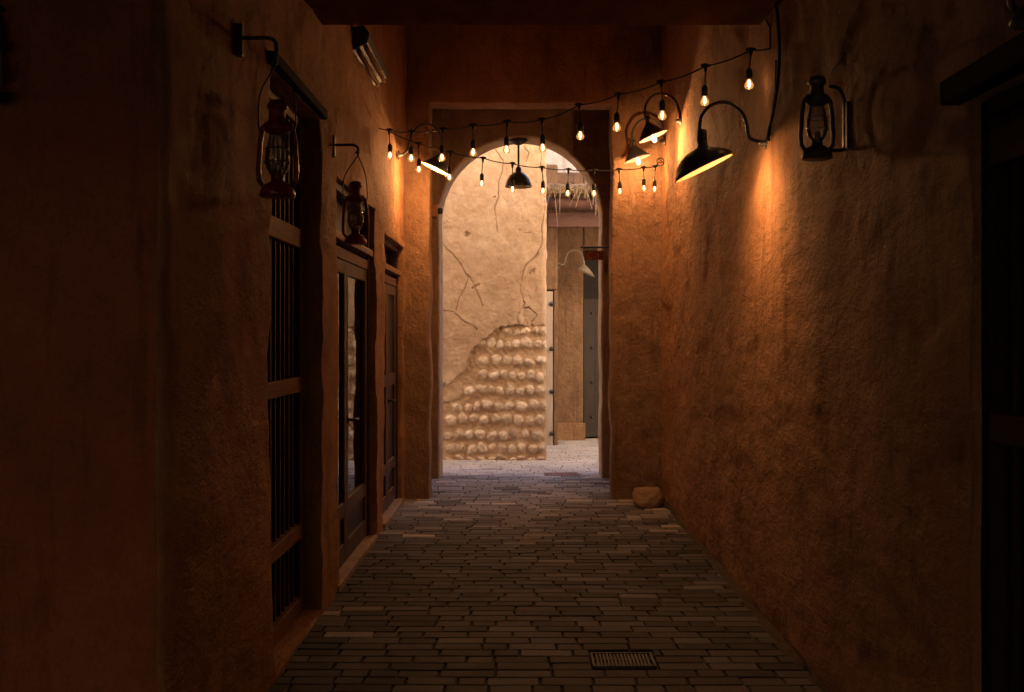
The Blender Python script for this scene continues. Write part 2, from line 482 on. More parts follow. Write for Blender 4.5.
# ------------------------------------------------------------------ passage walls
Y0, Y1 = 3.24, 9.86                    # front corner of the left wall, portal wall
U0 = 2.9                               # length of the front face before the corner
def uL(y): return U0 + (y - Y0)
D1 = (4.62, 5.74, 0.03, 2.86); D2 = (6.26, 7.88, 0.0, 2.62); D3 = (8.34, 9.66, 0.0, 2.48)
wl = thing('plaster_wall', (XL, 6.5, 0), 'ochre plaster wall with three dark door openings under the red lanterns', 'wall', kind='thing')
path_wall('wall_face', [(XL - U0, Y0), (XL, Y0), (XL, Y1 + 0.02)], -0.06, 4.95,
          [(uL(a), uL(b), c if c > 0.01 else -0.06, d) for a, b, c, d in (D1, D2, D3)], 0.20, M['plaster'], wl, 2.0,
          mat_until=U0 - 0.02, mat2=M['terracotta'])

def barred_door(parent, y0, y1, z1, side, lab, rec=0.0, dark=False):
    """dark lattice door: frame, rails and upright bars; side -1 = in the left wall"""
    xw = XL if side < 0 else XR
    s = side
    f = lambda a, b: (min(xw + s * (a - rec), xw + s * (b - rec)), max(xw + s * (a - rec), xw + s * (b - rec)))
    wm, rm = (M['ledge'], M['shadow_wood']) if dark else (M['wood'], M['wood_rail'])  # darker woods stand in for the shade on the near right door
    root = thing('barred_door', (xw + s * 0.13, (y0 + y1) / 2, 0.02), None, None); root['label'] = lab
    adopt(root, parent)
    fr = MB()
    a, b = f(0.105, 0.165)
    fr.box(a, b, y0 - 0.02, y0 + 0.065, 0.0, z1 + 0.02); fr.box(a, b, y1 - 0.065, y1 + 0.02, 0.0, z1 + 0.02)
    fr.box(a, b, y0 + 0.065, y1 - 0.065, z1 - 0.055, z1 + 0.02)
    fr.build('door_frame', wm, root, bevel=0.006)
    ra, rb = f(0.098, 0.150)
    for zc, h in ((0.075, 0.10), (0.50, 0.085), (1.335, 0.085), (2.165, 0.11)):
        if zc < z1 - 0.1:
            MB().box(ra, rb, y0 + 0.065, y1 - 0.065, zc - h / 2, zc + h / 2).build('rail', rm, root, bevel=0.006)
    ba, bb = f(0.122, 0.142)
    n = max(2, round((y1 - y0 - 0.13) / 0.095))
    for k in range(1, n):
        y = y0 + 0.065 + (y1 - y0 - 0.13) * k / n
        MB().box(ba, bb, y - 0.011, y + 0.011, 0.02, z1 - 0.05).build('bar', wm, root, bevel=0.003)
    pa, pb = f(0.185, 0.199)
    MB().box(pa, pb, y0 - 0.02, y1 + 0.02, 0.0, z1 + 0.02).build('dark_backing', M['black_wood'], root)  # black sheet stands in for the unlit room behind the bars
    return root
barred_door(wl, D1[0], D1[1], D1[3], -1, 'dark barred lattice door under a projecting ledge')

def lintel(parent, xw, s, y0, y1, z, h, out, mat=None):
    a, b = sorted((xw + s * 0.10, xw - s * out))
    return MB().box(a, b, y0, y1, z, z + h).build('door_ledge', mat or M['wood_rail'], parent, bevel=0.008)
lintel(wl, XL, -1, D1[0] - 0.06, D1[1] + 0.03, 2.865, 0.055, 0.035, M['ledge'])

def sill(parent, y0, y1, h, out=0.012):
    return MB().box(XL - 0.19, XL + out, y0 - 0.005, y1 + 0.005, -0.04, h).build('door_sill', M['sill'], parent, bevel=0.01)
sill(wl, D2[0], D2[1], 0.045); sill(wl, D3[0], D3[1], 0.045)
sill(wl, D1[0], D1[1], 0.022, 0.004)

def leaf_door(parent, y0, y1, z1, glazed, lab, zt):
    """double door with a transom panel; recessed in the left wall"""
    root = thing('glazed_door' if glazed else 'panel_door', (XL - 0.13, (y0 + y1) / 2, 0.045), None, None); root['label'] = lab
    adopt(root, parent)
    x0, x1 = XL - 0.112, XL - 0.062
    fr = MB()
    fr.box(x0 - 0.02, x1 + 0.012, y0 - 0.01, y0 + 0.055, 0.045, z1 + 0.01); fr.box(x0 - 0.02, x1 + 0.012, y1 - 0.055, y1 + 0.01, 0.045, z1 + 0.01)
    fr.box(x0 - 0.02, x1 + 0.012, y0 + 0.055, y1 - 0.055, z1 - 0.05, z1 + 0.01)
    fr.build('door_frame', M['black_wood'], root, bevel=0.005)
    MB().box(XL - 0.17, XL - 0.02, y0 + 0.002, y1 - 0.002, zt, zt + 0.05).build('transom_bar', M['wood_rail'], root, bevel=0.006)
    MB().box(x0, x1 + 0.006, y0 + 0.055, y1 - 0.055, zt - 0.105, zt - 0.03).build('head_rail', M['wood_rail'], root, bevel=0.006)
    MB().box(XL - 0.15, XL - 0.14, y0 + 0.055, y1 - 0.055, zt + 0.06, z1 - 0.05).build('transom_panel', M['black_wood'], root)
    ym = y0 + 0.665 if glazed else (y0 + y1) / 2
    zb = 0.055; zh = zt - 0.11
    for a, b in ((y0 + 0.058, ym - 0.002), (ym + 0.002, y1 - 0.058)):
        lf = MB()
        lf.box(x0, x1, a, a + 0.065, zb, zh); lf.box(x0, x1, b - 0.085, b, zb, zh)
        for z0_, z1_ in ((zb, zb + 0.13), (0.37, 0.47), (zh - 0.09, zh)):
            lf.box(x0 + 0.001, x1 - 0.001, a + 0.065, b - 0.085, z0_, z1_)
        if not glazed: lf.box(x0 + 0.001, x1 - 0.001, a + 0.065, b - 0.085, 1.16, 1.27)
        d = lf.build('door_leaf', M['wood'], root, bevel=0.005)
        # (sub-part level is used up here: panes and panels sit beside the leaf)
        MB().box(x0 + 0.012, x0 + 0.030, a + 0.065, b - 0.085, zb + 0.13, 0.37).build('lower_panel', M['black_wood'], root)
        if glazed:
            MB().box(x0 + 0.025, x0 + 0.030, a + 0.065, b - 0.085, 0.47, zh - 0.09).build('pane', M['pane'], root)
        else:
            MB().box(x0 + 0.012, x0 + 0.030, a + 0.065, b - 0.085, 0.47, 1.16).build('middle_panel', M['black_wood'], root)
            MB().box(x0 + 0.012, x0 + 0.030, a + 0.065, b - 0.085, 1.27, zh - 0.09).build('upper_panel', M['black_wood'], root)
    h = MB()
    yh = ym + 0.034
    h.tube([(x1 - 0.005, yh, 1.03), (x1 + 0.05, yh, 1.03), (x1 + 0.055, yh + 0.02, 1.03), (x1 + 0.055, yh + 0.12, 1.025)], 0.009, 8)
    h.lathe([(0.0, 0), (0.025, 0), (0.025, 0.008), (0, 0.008)], (x1, yh, 1.03), 14, axis=Vector((1, 0, 0)))
    h.build('handle', M['iron'], root)
    return root
leaf_door(wl, D2[0], D2[1], D2[3], True, 'dark glazed double door mirroring the bright stone wall', 2.24)
leaf_door(wl, D3[0], D3[1], D3[3], False, 'dark wooden panel door beside the portal', 2.20)

wr = thing('plaster_wall', (XR, 4.0, 0), 'rough streaked plaster wall lit by gooseneck lamps, rock at its foot', 'wall', kind='thing')
RD = (1.75, 3.03, 0.03, 2.32)
# face looks towards -X: travel from +Y ... to -Y has its right hand at -X
path_wall('wall_face', [(XR, Y1 + 0.02), (XR, -4.0)], -0.06, 4.95, [(Y1 + 0.02 - RD[1], Y1 + 0.02 - RD[0], RD[2], RD[3])], 0.22,
          M['plaster'], wr, 9.0, step=0.021, amp=0.85)
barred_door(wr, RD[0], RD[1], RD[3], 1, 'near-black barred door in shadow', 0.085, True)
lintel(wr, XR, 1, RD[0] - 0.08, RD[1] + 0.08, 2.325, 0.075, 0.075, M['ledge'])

# portal wall (rectangular opening), bay behind it, arch wall
wp = thing('portal_wall', (0, 9.86, 0), 'plaster wall with tall square opening in front of the arch', 'wall', kind='thing')
PX0, PX1, PZ = -0.925, 0.875, 3.93
path_wall('wall_face', [(-1.7, Y1), (1.9, Y1)], -0.06, 4.95, [(1.7 + PX0, 1.7 + PX1, -0.06, PZ)], 0.28, M['pier'], wp, 15.0, step=0.03, amp=0.8, wob=0.022, st=1.0)

wb = thing('bay_wall', (-1.6, 10.7, 0), 'plaster side wall inside the narrow bay, on the door side', 'wall', kind='thing')
path_wall('wall_face', [(-1.6, Y1 + 0.29), (-1.6, 11.29)], -0.06, 4.95, [], 0.2, M['plaster'], wb, 17.0, step=0.06)
wb2 = thing('bay_wall', (1.75, 10.7, 0), 'plaster side wall inside the narrow bay, carrying the sign rod', 'wall', kind='thing')
path_wall('wall_face', [(1.75, 11.29), (1.75, Y1 + 0.29)], -0.06, 4.95, [], 0.2, M['plaster'], wb2, 18.0, step=0.06)

AY, AX0, AX1, AT = 11.30, -0.945, 0.888, 0.46
AR = (AX1 - AX0) / 2; AC = (AX0 + AX1) / 2; AZ = 2.965
ATOP = 6.6  # unseen top of the arch wall, height set for the sun it bounces
def arch_wall():
    wa = thing('arch_wall', (0, AY, 0), 'tall plaster wall pierced by the round arch that opens to the alley', 'wall', kind='thing')
    half = 1.95
    vs, fs, idx = [], [], {}
    def vert(x, z, key):
        if key in idx: return idx[key]
        h = relief(x, z, 22.0, 0.8)
        wx = 0.016 * vn(x * 1.1, z * 1.5, 71) + 0.005 * vn(x * 3, z * 5.5, 73); wz = 0.018 * vn(x * 2.1, z * 1.3, 77)
        if z < 0: wx = wz = 0
        idx[key] = len(vs); vs.append((x + wx, AY - h, z + wz)); return idx[key]
    nr = 26; nth = 56
    zs = cuts(-0.06, AZ, 0.045)
    for side in (-1, 1):
        xe = AX0 if side < 0 else AX1
        xo = -half if side < 0 else half
        for k in range(len(zs) - 1):
            for j in range(nr):
                q = []
                for (jj, kk) in ((j, k), (j + 1, k), (j + 1, k + 1), (j, k + 1)):
                    x = xe + (xo - xe) * jj / nr
                    key = ('s', side, jj, kk) if kk < len(zs) - 1 else ('a', 0 if side < 0 else nth, jj)
                    q.append(vert(x, zs[kk], key))
                fs.append(q if side > 0 else q[::-1])
    # spandrel: rays from the arc out to the top and sides
    ztop = AZ + 2.0
    def outer(th):
        c, s = math.cos(th), math.sin(th)
        best = 1e9
        if c < -1e-6: best = min(best, (-half - AC) / c)
        if c > 1e-6: best = min(best, (half - AC) / c)
        if s > 1e-6: best = min(best, (ztop - AZ) / s)
        return AC + c * best, AZ + s * best
    ths = [math.pi * (1 - i / nth) for i in range(nth + 1)]
    ca = math.atan2(ztop - AZ, half - AC), math.atan2(ztop - AZ, -half - AC)
    for target in ca:
        i = min(range(1, nth), key=lambda i: abs(ths[i] - target)); ths[i] = target
    for i in range(nth):
        for j in range(nr):
            q = []
            for (ii, jj) in ((i, j), (i + 1, j), (i + 1, j + 1), (i, j + 1)):
                th = ths[ii]; ix, iz = AC + AR * math.cos(th), AZ + AR * math.sin(th)
                ox, oz = outer(th); t = jj / nr
                q.append(vert(ix + (ox - ix) * t, iz + (oz - iz) * t, ('a', ii, jj)))
            fs.append(q)
    fixed = []
    for f in fs:                                   # every face looks towards the passage
        p = [Vector(vs[i]) for i in f]
        nn = (p[1] - p[0]).cross(p[2] - p[0]) + (p[2] - p[0]).cross(p[3] - p[0])
        fixed.append(tuple(f) if nn.y < 0 else tuple(reversed(f)))
    vs2, fs2, mi = thicken(vs, fixed, [Vector((0, AT, 0))] * len(vs), None, 1, 1)
    me = bpy.data.meshes.new('wall_face'); o = bpy.data.objects.new('wall_face', me); COL.objects.link(o)
    me.from_pydata(vs2, [], fs2); me.polygons.foreach_set('use_smooth', [True] * len(fs2))
    me.materials.append(M['pier']); me.materials.append(M['sand']); me.polygons.foreach_set('material_index', mi)
    md = o.modifiers.new('worn_edge', 'BEVEL'); md.width = 0.035; md.segments = 3; md.limit_method = 'ANGLE'; md.angle_limit = math.radians(55)
    adopt(o, wa)
    up = MB(); up.box(-half, half, AY + 0.002, AY + AT - 0.004, AZ + 1.985, ATOP); up.build('upper_wall', M['lime'], wa)
    return wa
arch_wall()

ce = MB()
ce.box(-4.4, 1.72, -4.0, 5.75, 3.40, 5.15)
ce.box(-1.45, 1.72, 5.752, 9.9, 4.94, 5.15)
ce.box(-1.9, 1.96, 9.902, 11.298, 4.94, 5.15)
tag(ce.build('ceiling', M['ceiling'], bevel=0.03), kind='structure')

# masses of the adjoining houses, the yard behind the viewer
def house(name, boxes, mat, label):
    r = thing(name, ((boxes[0][0] + boxes[0][1]) / 2, (boxes[0][2] + boxes[0][3]) / 2, 0), label, 'house', kind='thing')
    b = MB()
    for bx in boxes: b.box(*bx)
    b.build('wall', mat, r, bevel=0.03)
    return r
house('adjoining_house', [(-9, -1.38, 3.46, 9.84, -0.06, 6.6), (-9, -1.97, 9.86, 11.75, -0.06, 6.6)], M['lime'], 'plain unseen house behind the dark doors, limed pale to bounce sun')  # out of view; height and pale finish chosen for bounced sun
house('adjoining_house', [(1.96, 9, -4, 11.75, -0.06, 6.6)], M['lime'], 'plain unseen house behind the lamp-lit wall, limed pale to bounce sun')

# ------------------------------------------------------------------ stone wall beyond the arch
def stone_wall():
    SY = 13.05
    k = SY / F
    px2x = lambda px: (px - VX) * k
    py2z = lambda py: EYE + (VY - py) * k
    X1 = px2x(546.5)
    us = cuts(-2.2, -1.35, 0.08)[:-1] + cuts(-1.35, X1, 0.0085)
    zs = cuts(-0.06, 4.6, 0.0088)[:-1] + cuts(4.6, 5.4, 0.1)
    U, Z = np.meshgrid(np.array(us), np.array(zs), indexing='ij')
    def fn(U, Z, s, o):
        out = np.empty(U.shape)
        for i in range(U.shape[0]):
            for j in range(U.shape[1]):
                out[i, j] = vn(U[i, j] * s, Z[i, j] * s, o)
        return out
    n1 = fn(U, Z, 1.1, 4.0); n2 = fn(U, Z, 6.5, 9.0); n3 = fn(U, Z, 22.0, 14.0)
    # plaster edge, traced: (x, height of the peeled area's top)
    edge = [(434, 320 + 345), (442, 320 + 268), (452, 320 + 262), (462, 320 + 235), (466, 320 + 190), (471, 320 + 135), (480, 320 + 95), (494, 320 + 50), (499, 320 + 34), (515, 320 + 25), (543, 320 + 22)]
    edge = [(px2x(434), py2z(320 + 270 / 4.325)), (px2x(441), py2z(320 + 270 / 4.325)), (px2x(452.5), py2z(320 + 263 / 4.325)), (px2x(463), py2z(320 + 235 / 4.325)),
            (px2x(466.4), py2z(320 + 190 / 4.325)), (px2x(471), py2z(320 + 135 / 4.325)), (px2x(480), py2z(320 + 95 / 4.325)), (px2x(494), py2z(320 + 50 / 4.325)),
            (px2x(499), py2z(320 + 34 / 4.325)), (px2x(515), py2z(320 + 24 / 4.325)), (px2x(548), py2z(320 + 20 / 4.325))]
    ex = [e[0] for e in edge]; ez = [e[1] for e in edge]
    top = np.interp(U + 0.03 * n2 + 0.012 * n3, ex, ez)
    n4 = fn(U, Z, 48.0, 19.0)
    dist = (Z + 0.050 * n2 + 0.030 * n3 + 0.014 * n4) - top
    pl = np.clip(dist / 0.014 + 0.5, 0, 1)
    pl = np.where(U < -1.3, 1.0, pl)
    # second thin coat on the lower left
    low = np.interp(U + 0.04 * n2, [px2x(434), px2x(441), px2x(458), px2x(462), px2x(466)], [py2z(320 + 360 / 4.325), py2z(320 + 360 / 4.325), py2z(320 + 345 / 4.325), py2z(320 + 320 / 4.325), 9])
    thin = np.clip(((Z + 0.02 * n2) - low) / 0.02 + 0.5, 0, 1) * (1 - pl)
    tone = np.zeros(U.shape); stones = np.zeros(U.shape); smask = np.zeros(U.shape)
    rows = [(50, .12, 280), (105, .15, 160), (178, .135, 165), (240, .14, 170), (305, .135, 105), (372, .135, 60), (430, .14, 30), (495, .145, 30), (555, .14, 25), (598, .07, 25)]
    r = random.Random(8)
    for cy, dia, xs in rows:
        zc = py2z(320 + cy / 4.325)
        x = px2x(434 + xs / 4.325) + r.uniform(0, 0.05) + 0.03
        while x < X1 - 0.03:
            a = dia / 2 * r.uniform(0.72, 1.3); b = dia / 2 * r.uniform(0.84, 1.16)
            if cy == 598: a = 0.065 * r.uniform(0.8, 1.3); b = 0.03
            zz = zc + r.uniform(-0.022, 0.022); hh = r.uniform(0.030, 0.052)
            rot = r.uniform(-0.5, 0.5); ax = x + a * 0.9
            dx, dz = U - ax, Z - zz
            lx = dx * math.cos(rot) + dz * math.sin(rot); lz = -dx * math.sin(rot) + dz * math.cos(rot)
            p = r.uniform(1.9, 2.35)
            ang = np.arctan2(lz, lx); ph = r.uniform(0, 6)
            lump = 1 + r.uniform(0, .09) * np.sin(ang * 2 + ph * 3) + r.uniform(0.02, .10) * np.sin(ang * 3 + ph) + 0.05 * np.sin(ang * 5 + ph * 2)
            q = (np.abs(lx / a) ** p + np.abs(lz / b) ** p) ** (1 / p) / lump
            q = np.maximum(q + 0.10 * n3 + 0.07 * n2, 0.0)
            d = np.clip(1 - q ** 2.8, 0, 1) ** 0.8 * (1 + 0.22 * n3 + 0.2 * n2)
            tone = np.where((d * hh) > stones, r.uniform(0, 1), tone)
            stones = np.maximum(stones, d * hh - 0.004)
            smask = np.maximum(smask, np.clip((1 - q) / 0.35, 0, 1))
            x = ax + a * 0.86 + r.uniform(-0.004, 0.032)
    bed = stones.copy()                                     # mortar bedding drawn up between the stones
    for ax_ in (0, 1):
        acc = np.zeros(U.shape); k_ = 4
        for sft in range(-k_, k_ + 1): acc += np.roll(bed, sft, ax_)
        bed = acc / (2 * k_ + 1)
    stones = np.maximum(stones - 0.004, bed * 0.6 + 0.003 + 0.003 * n3)
    stones *= (1 - pl) * (1 - thin); smask *= (1 - pl) * (1 - thin)
    # cracks and pock marks in the plaster, traced in the picture and carved in depth
    cr = [[(215, 60), (235, 80), (255, 110), (250, 150), (235, 185), (238, 235), (225, 280), (232, 330), (233, 350)],
          [(35, 378), (65, 415), (95, 450), (120, 490), (150, 530), (165, 560), (185, 610)],
          [(130, 505), (122, 550), (100, 580), (92, 625)],
          [(35, 622), (80, 632), (110, 660), (150, 680), (165, 690)],
          [(385, 400), (370, 430), (335, 465), (318, 500), (312, 540), (320, 590), (330, 600)],
          [(380, 60), (385, 130), (395, 200), (398, 260), (388, 330), (385, 400)],
          [(310, 620), (345, 615), (370, 640), (350, 665)], [(330, 60), (345, 85), (330, 110)], [(320, 355), (348, 362)],
          [(330, 600), (300, 640), (312, 690)]]
    wd = [0.0065, 0.0055, 0.005, 0.009, 0.008, 0.0055, 0.009, 0.007, 0.005, 0.006]
    crack = np.zeros(U.shape); Uw = U + 0.020 * n2 + 0.008 * n3; Zw = Z + 0.020 * np.roll(n2, 40, 0) + 0.008 * n3
    for line, w in zip(cr, wd):
        pts = [(px2x(430 + a / 3.46), py2z(130 + b / 3.46)) for a, b in line]
        for (ax, az), (bx, bz) in zip(pts, pts[1:]):
            vx, vz = bx - ax, bz - az; L2 = vx * vx + vz * vz
            t = np.clip(((Uw - ax) * vx + (Zw - az) * vz) / L2, 0, 1)
            dd = np.hypot(Uw - ax - t * vx, Zw - az - t * vz)
            crack = np.maximum(crack, np.clip(1 - dd / (w * (0.8 + 1.6 * n2 + 1.2 * n3)).clip(0.004), 0, 1))
    for (a, b, rad) in ((130, 362, 0.035), (124, 368, 0.02), (160, 540, 0.022), (150, 545, 0.018), (168, 536, 0.014), (355, 490, 0.028), (347, 497, 0.018), (362, 484, 0.012), (226, 234, 0.012), (310, 345, 0.01)):
        dd = np.hypot(Uw - px2x(430 + a / 3.46), Zw - py2z(130 + b / 3.46))
        crack = np.maximum(crack, np.clip(1.3 - dd / rad, 0, 1))
    crack *= pl
    # the sunken patch between the two right-hand cracks
    patch = np.clip(((U - np.interp(Z, [py2z(130 + 640 / 3.46), py2z(130 + 540 / 3.46), py2z(130 + 465 / 3.46), py2z(130 + 400 / 3.46)], [px2x(521), px2x(520), px2x(527), px2x(546)])) / 0.03), 0, 1) * (Z < py2z(130 + 400 / 3.46)) * pl
    h = 0.020 * n1 + 0.009 * n2 + 0.0034 * n3 + 0.0016 * n4
    h += pl * 0.040 + thin * 0.018 + stones + (1 - pl) * (1 - smask) * (0.004 * n2 + 0.004 * n3)
    h -= crack * 0.019 + patch * 0.020
    # rounded outer corner
    rc = np.clip((U - (X1 - 0.07)) / 0.07, 0, 1)
    h -= 0.05 * (1 - np.sqrt(np.clip(1 - rc * rc, 0, 1)))
    layer = (1 - pl) * (0.25 * thin + (1 - thin) * (0.5 + 0.5 * smask))
    nu, nz = U.shape
    V = np.stack([U + 0.02 * rc * np.clip(n2, -1, 1), SY - h, Z], -1).reshape(-1, 3)
    I = np.arange(nu * nz).reshape(nu, nz)
    Fq = np.stack([I[:-1, :-1], I[1:, :-1], I[1:, 1:], I[:-1, 1:]], -1).reshape(-1, 4)
    rt = thing('stone_wall', (-1, SY, 0), 'cracked sand plaster wall beyond the arch, peeled to rows of coral stones', 'wall', kind='thing')
    me = bpy.data.meshes.new('wall_face'); o = bpy.data.objects.new('wall_face', me); COL.objects.link(o)
    me.from_pydata(V.tolist(), [], Fq.tolist())
    me.polygons.foreach_set('use_smooth', [True] * len(Fq))
    for nm, arr in (('layer', layer), ('crack', np.clip(crack * 1.3, 0, 1)), ('tone', tone)):
        a = me.attributes.new(nm, 'FLOAT', 'POINT'); a.data.foreach_set('value', arr.reshape(-1).astype(np.float32))
    me.materials.append(M['coral']); adopt(o, rt)
    MB().box(-2.2, X1 - 0.004, SY + 0.06, SY + 0.7, -0.06, 5.4).build('wall_core', M['sand'], rt)
    MB().box(-2.2, X1 - 0.004, SY - 0.02, SY + 0.058, 5.41, 5.5).build('coping', M['sand'], rt)
    gw = thing('unseen_low_wall', (-4.6, SY, 0), 'unseen plaster wall beside the stone wall, kept low so sun bounces into the alley', 'wall', kind='thing')
    MB().box(-7, -2.205, SY - 0.01, SY + 0.4, -0.06, 2.1).build('wall_face', M['sand'], gw, bevel=0.03)  # out of view, low so sun passes over and bounces off the house
    return X1
SX1 = stone_wall()

# ------------------------------------------------------------------ alley house, awning
ah = thing('alley_house', (0.9, 15.6, 0), 'tan plaster house in the alley with pale hinged door and grey door', 'house', kind='thing')
b = MB()
b.box(-3.0, 0.52, 14.88, 15.58, 2.32, 4.2); b.box(0.455, 0.52, 14.88, 15.58, -0.06, 2.318); b.box(-3.0, -0.52, 14.88, 15.58, -0.06, 2.318)
b.box(0.46, 0.945, 15.6, 16.4, -0.06, 4.2)
b.box(1.75, 5.9, 15.6, 16.4, -0.06, 6.0); b.box(0.947, 1.748, 15.6, 16.4, 3.0, 4.2)  # right-hand part is unseen, its height set to limit bounced sun
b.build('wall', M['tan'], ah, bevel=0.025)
pl = MB(); pl.box(0.50, 0.975, 15.57, 15.598, -0.06, 0.27); pl.build('plinth', M['plinth'], ah, bevel=0.01)
b = MB(); b.box(-3.0, 1.75, 16.42, 17.2, -0.06, 9.5); b.build('upper_wall', M['lime'], ah, bevel=0.03)  # top is out of view, raised to keep sun off the arch
MB().box(0.93, 1.77, 16.05, 16.4, -0.03, 3.0).build('doorway_recess', M['void'], ah)  # near-black block stands in for the darkness inside the doorway
pd = MB()
for k in range(4): pd.box(-0.50 + k * 0.237, -0.50 + k * 0.237 + 0.235, 14.885, 14.93, 0.0, 2.30)
pd = pd.build('pale_door', M['whitedoor'], ah, bevel=0.006)
for z in (0.17, 0.80, 1.44, 2.11):
    h = MB(); h.lathe([(0, -0.03), (0.028, -0.03), (0.034, 0.0), (0.0, 0.0)], (0.425, 14.883, z), 10, axis=Vector((0, 1, 0))); h.box(0.43, 0.47, 14.868, 14.88, z - 0.02, z + 0.02)
    h.build('hinge', M['iron'], pd)
rot = Matrix.Translation((0.96, 15.75, 0)) @ Matrix.Rotation(math.radians(22), 4, 'Z')
gd = MB()
for k in range(4): gd.box(0.002 + k * 0.2, 0.2 + k * 0.2, 0, 0.045, 0.03, 2.22, rot)
gd = gd.build('grey_door', M['greywood'], ah, bevel=0.006)
for z in (0.35, 0.9, 1.45, 2.0):
    for x in (0.14, 0.34):
        MB().lathe([(0, -0.03), (0.022, -0.024), (0.03, 0.0), (0.0, 0.0)], rot @ Vector((x, -0.001, z)), 10, axis=rot.to_3x3() @ Vector((0, 1, 0))).build('stud', M['iron'], gd)

house('far_house', [(6.0, 9, 11.75, 19, -0.06, 6.5)], M['sand'], 'plain plaster house closing the alley beyond the sign')
house('end_house', [(-10, -7.0, 11.75, 19, -0.06, 6.5)], M['sand'], 'plain plaster house closing the alley beside the stone wall')
house('rear_enclosure', [(-4.4, -2.75, -4.6, -4.0, -0.06, 5.0), (-0.1, 1.6, -4.6, -4.0, -0.06, 5.0), (-2.74, -0.11, -4.6, -4.0, 2.38, 5.0), (-4.8, -4.07, -4.6, 3.4, -0.06, 5.0), (-5, 2.0, -8, -7.5, -0.06, 6.0)], M['sand'], 'unseen plaster walls behind the viewer, added to limit light from the rear')  # unseen enclosure added to limit light; its gap lets a little through

aw = thing('thatched_awning', (1.4, 14.6, 3.4), 'awning of dry palm thatch on a red-brown beam over the alley doors', 'awning')
bm_ = MB()
bm_.tube([(0.34 + 2.4 * i / 12, 14.25 + 0.01 * math.sin(i), 3.52 + 0.008 * math.sin(i * 1.7)) for i in range(13)], [0.085 + 0.006 * math.sin(i * 2.3) for i in range(13)], 12)
bm_.build('front_beam', M['beam'], aw)
MB().box(0.36, 2.74, 14.36, 14.42, 3.20, 3.42).build('back_beam', M['beam'], aw, bevel=0.01)
rf = MB()
for k in range(9): rf.tube([(0.45 + 0.27 * k, 14.1, 3.63), (0.45 + 0.27 * k, 15.58, 3.72)], 0.03, 7)
rf.build('rafters', M['beam'], aw)
th = MB()
r = random.Random(3)
th.box(0.34, 2.78, 14.16, 15.58, 3.665, 3.735)
for i in range(900):       # loose fibres lying along the eave, some hanging over
    x = r.uniform(0.32, 2.75); y = r.uniform(14.02, 14.3)
    clump = vn(x * 5, 0, 1.0)
    hang = r.random() < 0.07 + 0.45 * max(0, clump)
    edgey = x < 0.55
    l = r.uniform(0.10, 0.34) * (1.0 + max(0, clump)) if hang else r.uniform(0.02, 0.07)
    if edgey and hang: l = r.uniform(0.2, 0.62)
    a = r.uniform(-1.2, 1.2); dx = 0.10 * math.sin(a) * r.random() * 2
    z0 = 3.745 + r.uniform(-0.03, 0.03)
    pts = [(x - dx * 1.5, y + 0.22, z0 + 0.02), (x - dx * .3, y + 0.04, z0 + 0.015), (x + dx * 0.4, 14.10 - r.uniform(0, .06), z0 - l * 0.35), (x + dx * 0.9, 14.10 - r.uniform(0, .05), z0 - l)]
    th.tube(pts, [0.006, 0.006, 0.005, 0.003], 4, cap=False)
th.build('thatch', M['thatch'], aw)

# ------------------------------------------------------------------ lamps
LAMP_COL = (1.0, 0.47, 0.17)
def spot(p, direction, power, half, radius, parent):
    d = bpy.data.lights.new('lamp_spot', 'SPOT'); d.energy = power; d.color = LAMP_COL; d.shadow_soft_size = radius
    d.spot_size = math.radians(2 * half); d.spot_blend = 0.8
    o = bpy.data.objects.new('lamp_spot', d); COL.objects.link(o); o.location = p
    o.rotation_euler = direction.to_track_quat('-Z', 'Y').to_euler()
    adopt(o, parent); return o

def light(p, power, radius, parent, col=LAMP_COL):
    d = bpy.data.lights.new('lamp_light', 'POINT'); d.energy = power; d.color = col; d.shadow_soft_size = radius
    o = bpy.data.objects.new('lamp_light', d); COL.objects.link(o); o.location = p
    adopt(o, parent); return o

def spline(pts, n=10):
    """Catmull-Rom through the points"""
    P = [Vector(p) for p in pts]; P = [P[0] * 2 - P[1]] + P + [P[-1] * 2 - P[-2]]
    out = []
    for i in range(1, len(P) - 2):
        for k in range(n):
            t = k / n
            a, b, c, d = P[i - 1], P[i], P[i + 1], P[i + 2]
            out.append(0.5 * ((2 * b) + (c - a) * t + (2 * a - 5 * b + 4 * c - d) * t * t + (3 * b - a - 3 * c + d) * t ** 3))
    return out + [P[-2]]

def bulb_profile(r, h):
    return [(0.30 * r, 0), (0.36 * r, -0.10 * h), (0.72 * r, -0.34 * h), (0.98 * r, -0.58 * h), (0.96 * r, -0.74 * h), (0.70 * r, -0.92 * h), (0.30 * r, -0.99 * h), (0.01 * r, -h)]

